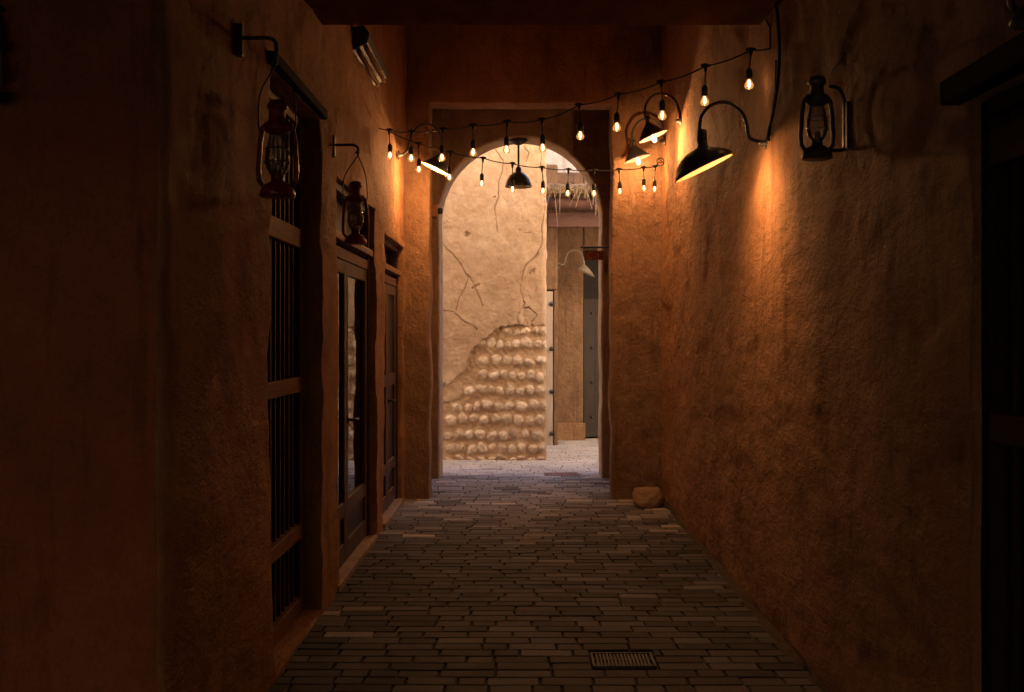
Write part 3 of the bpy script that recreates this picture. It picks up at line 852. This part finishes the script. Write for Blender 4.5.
def gooseneck(root, wall_pt, pipe, apex, rim_c, rim_r, tilt, dome, power, mat, armr=0.011, inner=None, bulb_drop=0.02, neck_r=0.026):
    """wall flange, bent arm, slanted shade with a pale inside and a bulb; tilt about Y, positive = opens towards +X"""
    wall_pt, apex, rim_c = Vector(wall_pt), Vector(apex), Vector(rim_c)
    MB().tube(spline(pipe, 10), armr, 10).build('arm', mat, root)
    sx = 1 if wall_pt.x > 0 else -1
    fl = MB()
    if abs(wall_pt.x) > 1.0:
        fl.lathe([(0, 0), (0.045, 0), (0.045, 0.012), (0.018, 0.02), (0.018, 0.05), (0, 0.05)], wall_pt, 16, axis=Vector((-sx, 0, 0)))
    else:
        fl.lathe([(0, 0), (0.045, 0), (0.045, 0.012), (0.018, 0.02), (0.018, 0.05), (0, 0.05)], wall_pt, 16, axis=Vector((0, -1, 0)))
    fl.build('wall_flange', mat, root)
    def shade(shrink, cap):
        rings = []
        nseg = 40
        prof = dome
        for t, rr in prof:                      # t 0 neck .. 1 rim
            c = apex.lerp(rim_c, t); te = tilt * t
            rad = (neck_r + (rim_r - neck_r) * rr) - shrink
            ux = Vector((math.cos(te), 0, -math.sin(te) * -1 if False else math.sin(te)))
            # tilt > 0: the +X side of the rim is lifted
            uy = Vector((0, 1, 0))
            rings.append([c + ux * (rad * math.cos(2 * math.pi * k / nseg)) + uy * (rad * math.sin(2 * math.pi * k / nseg)) for k in range(nseg)])
        m = MB(); m.rings(rings, cap=False, cap_start=cap)
        return m
    shade(0.0, True).build('shade', mat, root, solid=0.003)
    shade(0.005, False).build('shade_lining', inner or M['enamel'], root)
    MB().lathe([(neck_r * 0.6, 0.055), (neck_r * 1.05, 0.045), (neck_r * 1.15, -0.01), (neck_r * 0.9, -0.012)], apex, 18, cap=True).build('shade_collar', mat, root)
    if power is not None:
        ax = (rim_c - apex).normalized()
        bc = rim_c + ax * bulb_drop
        top = bc - ax * 0.055
        bl = MB(); bl.lathe([(a, b_) for a, b_ in bulb_profile(0.021, 0.072)], top, 18, axis=-ax)
        ob = bl.build('bulb', M['lampglow'], root)
        ob.visible_shadow = True
        light(bc + ax * 0.025, power, 0.028, root)
    return root

DOME = [(0, 0), (0.28, 0.02), (0.34, 0.16), (0.44, 0.46), (0.56, 0.68), (0.70, 0.84), (0.85, 0.94), (1.0, 1.0)]
CONE = [(0, 0), (0.1, 0.02), (0.25, 0.19), (0.5, 0.47), (0.75, 0.73), (1.0, 1.0)]
G = 'gooseneck lamps on the passage walls'
# A: big dome lamp on the right wall
dA = 5.60
rA = thing('gooseneck_lamp', on_right(768, 143), 'large dark dome gooseneck lamp over the bright streak on the wall', 'lamp', G)
gooseneck(rA, at(768.5, 143, dA), [at(766, 142, dA), at(757, 141, dA), at(749, 137, dA), at(747, 126, dA), at(743, 114, dA), at(734, 105, dA), at(723, 102, dA), at(711, 105.5, dA), at(702, 115, dA), at(699.5, 127, dA), at(701, 138, dA)],
          at(702, 139, dA), at(704, 168.5, dA), 31.5 / F * dA, math.radians(25.5), DOME, 0.7, M['shade_iron'], armr=0.010, bulb_drop=-0.045, inner=M['dull_enamel'])
ta = math.radians(25.5); axA = Vector((0.68, 0.06, -0.74)).normalized()
spot(at(704.5, 165, dA), axA, 1.6, 68, 0.03, rA)
# B and C: small cone lamps
dB = 8.64
rB = thing('gooseneck_lamp', on_right(682, 119), 'small cone gooseneck lamp with upper arm, its bulb hanging in front of the string', 'lamp', G)
rB['label'] = 'small cone gooseneck lamp, the higher of the overlapping pair'
gooseneck(rB, at(681.5, 121, dB), [at(681, 121, dB), at(680, 117, dB), at(679.5, 112, dB), at(676, 102, dB), at(669, 95.5, dB), at(661, 93.5, dB), at(652, 96.5, dB), at(646, 105, dB), at(645, 114, dB), at(647.5, 121, dB)],
          at(647.8, 121.5, dB), at(653.3, 136.7, dB), 15.3 / F * dB, math.radians(22.5), CONE, 2.6, M['shade_iron'], armr=0.011, neck_r=0.018, bulb_drop=0.035, inner=M['dark_lining'])
dC = 9.60
rC = thing('gooseneck_lamp', on_right(665, 140), 'small cone gooseneck lamp by the corner, the lower of the overlapping pair', 'lamp', G)
gooseneck(rC, at(665.3, 141, dC), [at(665, 141, dC), at(664, 136, dC), at(662.5, 129, dC), at(656, 121.5, dC), at(646, 118.8, dC), at(638, 122, dC), at(633, 130, dC), at(632.2, 137, dC), at(634, 144, dC)],
          at(634.2, 145, dC), at(637.6, 159, dC), 13.6 / F * dC, math.radians(17), CONE, 1.5, M['shade_iron'], armr=0.011, neck_r=0.018, bulb_drop=0.04, inner=M['dark_lining'])
# D: small cone lamp on the left wall
dD = 9.25
rD = thing('gooseneck_lamp', on_left(398, 155), 'small gooseneck lamp on the door wall showing its pale lit underside', 'lamp', G)
gooseneck(rD, at(397.7, 155, dD), [at(398.5, 155, dD), at(404, 153.5, dD), at(408, 149, dD), at(409.7, 140, dD), at(412.5, 133, dD), at(420, 126, dD), at(430, 125, dD), at(438, 131, dD), at(441, 142, dD), at(440.5, 152, dD)],
          at(440.5, 153, dD), at(435.2, 169, dD), 15.8 / F * dD, math.radians(-25), CONE, 3.4, M['shade_iron'], armr=0.011, neck_r=0.018, bulb_drop=-0.005, inner=M['dull_enamel'])
# white lamp out in the alley
dE = 15.15
rE = thing('gooseneck_lamp', at(557, 265, dE), 'pale unlit gooseneck lamp on the tan house in the alley', 'lamp')
gooseneck(rE, Vector((at(558, 265, 15.59).x, 15.595, at(0, 265, 15.59).z)), [Vector((at(558, 265, 15.59).x, 15.57, at(0, 265, 15.59).z)), at(560, 265.5, dE), at(564, 263.5, dE), at(566, 257, dE), at(569, 252, dE), at(575, 250, dE), at(580, 252, dE), at(583, 258, dE), at(583.5, 264, dE)],
          at(583.5, 264, dE), at(585.5, 272.5, dE), 10.5 / F * dE, math.radians(-27), CONE, None, M['pale_enamel'], armr=0.012, neck_r=0.02)

# pendant under the arch
dP = 11.42
rP = thing('pendant_lamp', at(519, 138, dP), 'dark dome pendant lamp hanging on a rod from the crown of the arch', 'lamp')
pz = AZ + AR - 0.03; pc = at(518.5, 0, dP).x
MB().lathe([(0.0, 0.03), (0.10, 0.03), (0.105, 0.012), (0.06, -0.02), (0.03, -0.035), (0, -0.035)], (pc, dP, pz), 24).build('ceiling_rose', M['iron'], rP)
MB().tube([(pc, dP, pz), (pc, dP, at(0, 169, dP).z)], 0.012, 10).build('rod', M['iron'], rP)
zt, zb_ = at(0, 169.5, dP).z, at(0, 187, dP).z
hgt = zt - zb_; R_ = 13.4 / F * dP
MB().lathe([(0.02, hgt + 0.03), (0.03, hgt + 0.015), (0.036, hgt - 0.03), (0.042, hgt - 0.035), (R_ * 0.42, hgt * 0.80), (R_ * 0.68, hgt * 0.62), (R_ * 0.87, hgt * 0.36), (R_ * 0.96, hgt * 0.14), (R_, 0)], (pc, dP, zb_), 36).build('shade', M['shade_iron'], rP, solid=0.003)
MB().lathe([(0.03, hgt * 0.78), (R_ * 0.42, hgt * 0.74), (R_ * 0.66, hgt * 0.58), (R_ * 0.85, hgt * 0.33), (R_ * 0.94, hgt * 0.12), (R_ * 0.985, 0.0)], (pc, dP, zb_), 36).build('shade_lining', M['enamel'], rP)

# ------------------------------------------------------------------ festoon strings
def string(name, label, L, R, ends, bulbs, power, slack=0.012):
    """L, R world ends; bulbs = (px, py of the joint on the cable, py of bulb centre)"""
    root = thing(name, (L + R) / 2, label, 'string lights', 'festoon strings across the passage')
    def solve(px):
        a = (px - VX) / F
        t = (L.x - a * L.y) / (a * (R.y - L.y) - (R.x - L.x))
        return L.y + t * (R.y - L.y)
    joints = [at(px, py, solve(px)) for px, py, _ in bulbs]
    nodes = ends[0] + joints + ends[1]
    path = []
    for a, b_ in zip(nodes, nodes[1:]):
        for k in range(8):
            t = k / 8; p = a.lerp(b_, t); p.z -= slack * 4 * t * (1 - t) * (b_ - a).length / 0.3
            path.append(p)
    path.append(nodes[-1])
    MB().tube(path, 0.0048, 6).build('cable', M['cable'], root)
    for (px, py, pb), j in zip(bulbs, joints):
        d = j.y; zc = at(0, pb, d).z
        drop = j.z - zc
        sw = Vector((random.uniform(-.011, .011), random.uniform(-.011, .011), 0))
        top = j; bot = Vector((j.x, j.y, zc)) + sw
        h = MB()
        h.tube([top + Vector((-0.028, 0, 0.002)), top + Vector((0, 0, 0.006)), top + Vector((0.028, 0, 0.002))], [0.007, 0.011, 0.007], 8)
        h.tube([top, top.lerp(bot, 0.15), top.lerp(bot, 0.2)], [0.014, 0.008, 0.0045], 8)
        h.tube([top.lerp(bot, 0.2), bot + Vector((0, 0, 0.085))], 0.0042, 6)
        h.lathe([(0, 0.092), (0.009, 0.09), (0.016, 0.078), (0.0185, 0.070), (0.0185, 0.026), (0.0165, 0.024), (0, 0.024)], bot, 14)
        hold = h.build('lamp_holder', M['cable'], root)
        MB().lathe(bulb_profile(0.0265, 0.060), bot + Vector((0, 0, 0.030)), 16).build('bulb_glass', M['bulbglass'], hold)
        fm = MB()
        fm.tube([bot + Vector((0, 0, 0.022)), bot + Vector((0, 0, 0.010)), bot + Vector((0, 0, -0.013)), bot + Vector((0, 0, -0.019))], [0.003, 0.0078, 0.0078, 0.003], 8)
        fm.build('filament', M['filament'], hold)
        light(bot + Vector((0, 0, -0.008)), power * random.uniform(0.7, 1.3), 0.02, root)
    return root

L1 = on_left(379, 128, 0.0); R1 = on_right(770, 48.6, 0.01)
b1 = [(389, 130, 155), (411.5, 131.5, 157.5), (443, 129, 157), (473, 125, 152), (507, 121.5, 149), (542, 119.5, 147.5), (579, 105, 135), (618.5, 94.3, 126.5), (661, 82, 115), (705.5, 66, 100.5), (751, 50, 84)]
string('festoon_string', 'upper string of eleven hanging bulbs slung across the passage to the lamp-lit wall', L1, R1, ([L1], [R1, R1 + Vector((-0.004, -0.02, 0.11)), Vector((XR - 0.01, R1.y + 0.1, 3.40))]), b1, 0.014)
L2 = on_left(388, 130.5, 0.004); R2 = on_right(664, 163, 0.02)
b2 = [(418.5, 143.5, 169), (450.5, 152, 177), (483, 158, 183.5), (512.5, 163.6, 189), (542, 167.3, 190.5), (568.5, 169.5, 193), (594.3, 170, 193), (619, 169.5, 191), (643.5, 167.5, 188), (655, 166.5, 189)]
coil = [R2 + Vector((-0.04 + 0.035 * math.cos(a), -0.03, 0.005 + 0.04 * math.sin(a))) for a in [x * 0.7 for x in range(13)]]
string('festoon_string', 'lower string of ten small bulbs crossing in front of the arch', L2, R2, ([L2], [R2 + Vector((-0.06, -0.03, 0))] + coil + [R2]), b2, 0.012)

# ------------------------------------------------------------------ hurricane lanterns
def lantern(label, base, height, mat, glass=True, bail='up', hook=None, group='hurricane lanterns on the walls', kind_name='hurricane_lantern'):
    """base = centre of the tank's underside"""
    root = thing(kind_name, base, label, 'lantern', group)
    k = height / 0.36; B = Vector(base)
    WF = 0.80
    prof = lambda L: [(r_ * k * WF, z_ * k) for r_, z_ in L]
    MB().lathe(prof([(0, 0), (0.078, 0), (0.082, 0.006), (0.078, 0.022), (0.066, 0.040), (0.045, 0.052), (0.030, 0.058), (0.030, 0.078), (0.036, 0.082), (0.0, 0.084)]), B, 28).build('tank', mat, root)
    MB().lathe(prof([(0.036, 0.085), (0.048, 0.10), (0.057, 0.13), (0.055, 0.16), (0.044, 0.20), (0.036, 0.232)]), B, 28).build('glass_globe', M['lanternglass'], root)
    MB().lathe(prof([(0.0, 0.086), (0.018, 0.086), (0.020, 0.10), (0.012, 0.116), (0.004, 0.118), (0, 0.118)]), B, 16).build('burner', M['brass'], root)
    t = MB()
    for s in (-1, 1):
        t.tube([B + Vector((s * WF * 0.060 * k, 0, 0.035 * k)), B + Vector((s * WF * 0.084 * k, 0, 0.06 * k)), B + Vector((s * WF * 0.088 * k, 0, 0.10 * k)), B + Vector((s * WF * 0.080 * k, 0, 0.20 * k)), B + Vector((s * WF * 0.070 * k, 0, 0.25 * k)), B + Vector((s * WF * 0.045 * k, 0, 0.272 * k))], 0.0095 * k, 10)
    t.build('side_tubes', mat, root)
    MB().lathe(prof([(0.0, 0.232), (0.042, 0.232), (0.058, 0.240), (0.060, 0.256), (0.046, 0.275), (0.036, 0.282), (0.034, 0.318), (0.046, 0.322), (0.048, 0.334), (0.036, 0.352), (0.0, 0.36)]), B, 24).build('chimney_cap', mat, root)
    w = MB()
    for zz, rr in ((0.125, 0.061 * WF), (0.175, 0.056 * WF)):
        w.tube([B + Vector((rr * k * math.cos(a * math.pi / 10), rr * k * math.sin(a * math.pi / 10), zz * k)) for a in range(21)], 0.0018 * k, 5)
    w.build('globe_guard', M['iron'], root)
    if bail == 'up' and hook is not None:
        H = Vector(hook)
        pts = [B + Vector((-0.066 * k, 0, 0.235 * k)), B + Vector((-0.070 * k, 0, 0.29 * k)), B + Vector((-0.06 * k, 0, 0.39 * k)), H + Vector((0, 0, -0.02)), H]
        pts2 = [B + Vector((0.062 * k, 0, 0.235 * k)), B + Vector((0.067 * k, 0, 0.29 * k)), B + Vector((0.055 * k, 0, 0.40 * k)), H + Vector((0, 0, -0.02)), H]
        m = MB(); m.tube(spline(pts, 8), 0.0035, 6); m.tube(spline(pts2, 8), 0.0035, 6); m.build('bail', M['iron'], root)
    return root

def bracket(label, wall_pt, hook, mat, s=-1):
    """wall plate with an arm that turns down into a hook"""
    W, H = Vector(wall_pt), Vector(hook)
    r_ = thing('lantern_bracket', W, label, 'bracket', 'lantern brackets on the door wall')
    MB().box(W.x - 0.015, W.x + 0.024, W.y - 0.022, W.y + 0.022, W.z - 0.075, W.z + 0.055).build('wall_plate', mat, r_, bevel=0.006)
    m = MB(); m.tube([W + Vector((0.01, 0, 0))] + spline([W.lerp(Vector((H.x, H.y, W.z)), 0.45), W.lerp(Vector((H.x, H.y, W.z)), 0.80), Vector((H.x - 0.006, H.y, W.z - 0.012)), Vector((H.x + 0.002, H.y, min(W.z - 0.03, H.z + 0.045))), H + Vector((0, 0, 0.008)), H + Vector((-0.012, 0, -0.010))], 8), 0.008, 8)
    m.build('arm', mat, r_)
    return r_
# lantern 1 (near) and 2 on the left wall
h1 = at(276, 60, 4.06); bracket('iron arm bracket holding the near red lantern beside the barred door', on_left(237.5, 38, 0.0), h1, M['iron'])
lantern('chipped red hurricane lantern hanging by the barred door', at(277.5, 197, 4.06), 0.40, M['red_paint'], hook=h1)
h2 = at(358, 152, 6.05); bracket('iron arm bracket holding the red lantern in front of the glazed door', on_left(331.5, 145, 0.0), h2, M['iron'])
lantern('red hurricane lantern with clear globe hanging before the glazed door', at(355.5, 244, 6.05), 0.385, M['red_paint'], hook=h2)
# lantern at the left frame edge, hung on the front face
lantern('dark lantern half out of view on the terracotta wall face', at(-14, 97, 3.12), 0.25, M['grey_paint'], hook=at(-14, 10, 3.12))
bk = thing('lantern_bracket', at(-14, 8, 3.2), 'iron arm bracket on the terracotta wall face', 'bracket', 'lantern brackets on the door wall')
MB().tube(spline([Vector((at(-14, 0, 3.12).x, 3.25, at(0, 0, 3.12).z)), at(-14, -2, 3.18), at(-14, 4, 3.12), at(-14, 10, 3.12)], 8), 0.008, 8).build('arm', M['iron'], bk)
# lantern on the right wall with its bracket handle
dR = 4.22
lantern('dark grey hurricane lantern on the streaked wall beyond the lamp cable', at(817, 159, dR), 0.355, M['grey_paint'])
lb = thing('lantern_bracket', on_right(845, 125), 'dark loop bracket joining the grey lantern to the streaked wall', 'bracket')
m = MB()
m.tube(spline([at(829, 86, dR), at(838, 88, dR), at(843, 96, dR), at(845, 108, dR), at(845, 130, dR), at(844.5, 148, dR), at(836, 150.5, dR), at(826, 150, dR)], 8), 0.008, 8)
m.box(XR - 0.012, XR + 0.01, dR - 0.03, dR + 0.03, at(0, 150, dR).z, at(0, 103, dR).z)
m.build('loop', M['grey_paint'], lb)
# corner lantern at the right frame edge
lantern('dark lantern barely in view above the barred door in shadow', at(1033, 24, 2.5) , 0.30, M['grey_paint'], hook=at(1033, -130, 2.5))
bk = thing('lantern_bracket', Vector((XR, 2.5, 3.0)), 'iron arm bracket above the barred door in shadow', 'bracket')
MB().tube(spline([Vector((XR + 0.01, 2.5, at(0, -140, 2.5).z)), at(1040, -145, 2.5), at(1033, -138, 2.5), at(1033, -130, 2.5)], 8), 0.008, 8).build('arm', M['iron'], bk)

# ------------------------------------------------------------------ batten light, cable, sign, grates, rock
bt = thing('batten_light', (XL, 7.5, 3.65), 'unlit twin-tube batten light high on the door wall', 'light fitting')
y0, y1, zc = 6.82, 7.80, 3.66
m = MB(); m.add([(XL - 0.01, y, z) for y in (y0, y1) for z in (zc - 0.09, zc + 0.07)] + [(XL + 0.07, y, zc + 0.09) for y in (y0, y1)] + [(XL + 0.115, y, zc + 0.03) for y in (y0, y1)] + [(XL + 0.10, y, zc - 0.03) for y in (y0, y1)],
               [(0, 1, 4, 6, 8), (2, 9, 7, 5, 3), (0, 2, 3, 1), (1, 3, 5, 4), (4, 5, 7, 6), (6, 7, 9, 8), (8, 9, 2, 0)])
m.build('housing', M['iron'], bt, bevel=0.008)
for dx, dz in ((0.035, -0.084), (0.082, -0.055)):
    MB().tube([(XL + dx, y0 + 0.05, zc + dz), (XL + dx, y1 - 0.03, zc + dz)], 0.016, 12).build('tube', M['tube'], bt)

cb = MB()
cb.tube(spline([on_right(775, -6, 0.012), on_right(778, 20, 0.014), on_right(779.5, 50, 0.02), on_right(777.5, 85, 0.024), on_right(772.5, 115, 0.026), on_right(769, 130, 0.02), on_right(768.5, 141, 0.02)], 10), 0.0085, 8)
cb.tube(spline([on_right(776, 60, 0.016), on_right(775, 90, 0.02), on_right(772.3, 112, 0.018), on_right(770, 136, 0.016)], 8), 0.005, 6)
tag(cb.build('power_cable', M['cable']), 'black power cable hanging down the wall to the large dome lamp', 'cable')
cw = MB(); cw.tube(spline([on_right(831, 72, 0.01), on_right(838, 63, 0.012), on_right(846, 53, 0.01)], 6), 0.004, 6)
tag(cw.build('thin_wire', M['cable']), 'short thin wire slanting up the wall above the grey lantern', 'wire')

dS = 11.0
sg = thing('hanging_sign', at(594, 255, dS), 'small dull red sign hanging under a thin iron rod in the arch', 'sign')
MB().tube([at(580.5, 247.3, dS), Vector((1.76, dS, at(0, 247.3, dS).z))], 0.011, 8).build('rod', M['iron'], sg)
a, b_ = at(584.2, 251, dS), at(603.5, 260, dS)
board = MB().box(a.x, b_.x, dS - 0.008, dS + 0.008, b_.z, a.z).build('sign_board', M['sign'], sg, bevel=0.004)
for px in (588, 600):
    MB().tube([at(px, 247.5, dS), at(px, 251.5, dS)], 0.003, 6).build('hanger', M['iron'], sg)
c = at(590.3, 255.5, dS - 0.011); mk = MB()
mk.tube([c + Vector((0.030 * math.cos(t), 0, 0.032 * math.sin(t))) for t in [math.radians(50 + 260 * i / 16) for i in range(17)]], 0.0065, 6)
mk.tube([at(597.2, 252.8, dS - 0.011), at(598.6, 255.5, dS - 0.011), at(597.6, 258.4, dS - 0.011)], 0.008, 6)
mk.build('lettering', M['signmark'], board)

kb = thing('wall_block', at(436, 210.5, 11.2), 'small orange wooden block with a black knob beside the arch', 'wall fitting')
MB().box(at(431, 0, 11.2).x, at(438, 0, 11.2).x, 11.16, 11.30, at(0, 217, 11.2).z, at(0, 204, 11.2).z).build('block', M['block'], kb, bevel=0.008)
MB().lathe([(0, 0), (0.030, 0), (0.036, 0.02), (0.036, 0.04), (0.026, 0.055), (0, 0.058)], at(437.8, 211, 11.2), 18, axis=Vector((1, 0, 0))).build('knob', M['iron'], kb)

def grate(label, x0, x1, y0, y1, mat, n):
    rt = thing('drain_grate', ((x0 + x1) / 2, (y0 + y1) / 2, 0), label, 'drain grate', 'floor drain grates')
    f = MB(); e = 0.012
    f.box(x0, x1, y0, y0 + e, -0.012, 0.006); f.box(x0, x1, y1 - e, y1, -0.012, 0.006)
    f.box(x0, x0 + e, y0 + e, y1 - e, -0.012, 0.006); f.box(x1 - e, x1, y0 + e, y1 - e, -0.012, 0.006)
    f.build('frame', mat, rt)
    bb = MB()
    for i in range(1, n):
        x = x0 + e + (x1 - x0 - 2 * e) * i / n
        bb.box(x - 0.0055, x + 0.0055, y0 + e, y1 - e, -0.0125, 0.0025)
    bb.box(x0 + e, x1 - e, (y0 + y1) / 2 - 0.006, (y0 + y1) / 2 + 0.006, -0.0122, 0.0035)
    bb.build('bars', mat, rt)
grate('dark slotted drain grate set in the pavers of the passage', 0.34, 0.65, 4.84, 5.05, M['lint'], 16)
grate('pale rusty drain grate in the bright paving under the arch', 0.26, 0.64, 11.565, 11.765, M['redgrate'], 15)

ROCKCUT = [(Vector(a).normalized(), d) for a, d in (((0, 0, 1), .62), ((.7, -.5, .5), .78), ((-.8, -.3, .45), .74), ((.1, -1, .25), .80), ((-.3, -.8, .7), .76), ((.9, .1, .1), .86), ((.4, -.6, -.3), .84))]
def rock():
    c = at(649, 499, 9.45)
    bm = bmesh.new(); bmesh.ops.create_icosphere(bm, subdivisions=5, radius=1)
    for v in bm.verts:
        p = v.co.copy()
        q = Vector([math.copysign(abs(x) ** 0.8, x) for x in p])
        n = 0.18 * noise.noise(p * 1.3 + Vector((3, 1, 7))) + 0.07 * noise.noise(p * 3.5) + 0.025 * noise.noise(p * 9)
        q *= 1 + n
        for nrm, dist in ROCKCUT:
            e = q.dot(nrm) - dist
            if e > 0: q -= nrm * e * 0.85
        q += p * (0.02 * noise.noise(p * 14) + 0.012 * noise.noise(p * 27))
        v.co = Vector((q.x * 0.158, q.y * 0.14, max(q.z * 0.125, -0.098)))
    for f in bm.faces: f.smooth = True
    me = bpy.data.meshes.new('rock'); bm.to_mesh(me); bm.free()
    o = bpy.data.objects.new('rock', me); COL.objects.link(o); me.materials.append(M['rock'])
    o.location = (c.x, 9.45, 0.088); o.rotation_euler = (0, 0, 0.4)
    tag(o, 'rounded sandy rock lying in the corner at the foot of the wall', 'rock')
rock()

def drift(xw, s, y0, y1, seed):
    m = MB(); n = int((y1 - y0) / 0.02); rows = []
    for i in range(n + 1):
        y = y0 + (y1 - y0) * i / n
        w = 0.045 + 0.05 * max(-0.4, vn(y * 1.6, seed, 2)) + 0.03 * vn(y * 7, seed, 5); h = 0.016 + 0.012 * vn(y * 2.3, seed, 8)
        rows.append([(xw + s * 0.05, y, h + 0.012), (xw - s * 0.012, y, h), (xw - s * w * 0.45, y, h * 0.45), (xw - s * w, y, -0.004)])
    vs = [p for r_ in rows for p in r_]; fs = []
    for i in range(n):
        for k in range(3): fs.append((i * 4 + k, i * 4 + k + 1, i * 4 + 5 + k, i * 4 + 4 + k))
    m.add(vs, fs, True)
    tag(m.build('sand', M['grit']), kind='stuff', label='thin drift of sand and grit along the wall foot')
drift(XR, 1, 3.1, 9.8, 1.0)

# ------------------------------------------------------------------ sky, sun, camera
SUN_EL, SUN_AZ = math.radians(46), math.radians(6)        # from beyond the alley, a little to the right
w = bpy.data.worlds.new('World'); S.world = w; w.use_nodes = True
nt = w.node_tree
sky = nt.nodes.new('ShaderNodeTexSky'); sky.sky_type = 'NISHITA'; sky.sun_disc = False
sky.sun_elevation = SUN_EL; sky.sun_rotation = SUN_AZ
nt.links.new(sky.outputs[0], nt.nodes['Background'].inputs['Color'])
nt.nodes['Background'].inputs['Strength'].default_value = 0.06
sd = bpy.data.lights.new('sun', 'SUN'); sd.energy = 5.0; sd.angle = math.radians(0.5); sd.color = (1.0, 0.93, 0.82)
so = bpy.data.objects.new('sun', sd); COL.objects.link(so)
to_sun = Vector((math.sin(SUN_AZ) * math.cos(SUN_EL), math.cos(SUN_AZ) * math.cos(SUN_EL), math.sin(SUN_EL)))
so.rotation_euler = (-to_sun).to_track_quat('-Z', 'Y').to_euler(); so.location = to_sun * 30

cd = bpy.data.cameras.new('camera'); cam = bpy.data.objects.new('camera', cd); COL.objects.link(cam)
cam.location = (0, 0, EYE); cam.rotation_euler = (math.radians(90), 0, 0)
cd.sensor_width = 36; cd.lens = 36 * F / 1024
cd.shift_x = -(VX - 512) / 1024; cd.shift_y = (VY - 346) / 1024
cd.clip_end = 300; cd.clip_start = 0.05
S.camera = cam
S.render.engine = 'CYCLES'
S.cycles.use_denoising = True
S.cycles.use_adaptive_sampling = False
S.cycles.max_bounces = 8; S.cycles.diffuse_bounces = 5; S.cycles.transparent_max_bounces = 16
S.cycles.sample_clamp_indirect = 3.0
S.cycles.caustics_reflective = False; S.cycles.caustics_refractive = False
S.view_settings.view_transform = 'Standard'; S.view_settings.look = 'None'
S.view_settings.exposure = 3.95; S.view_settings.gamma = 1
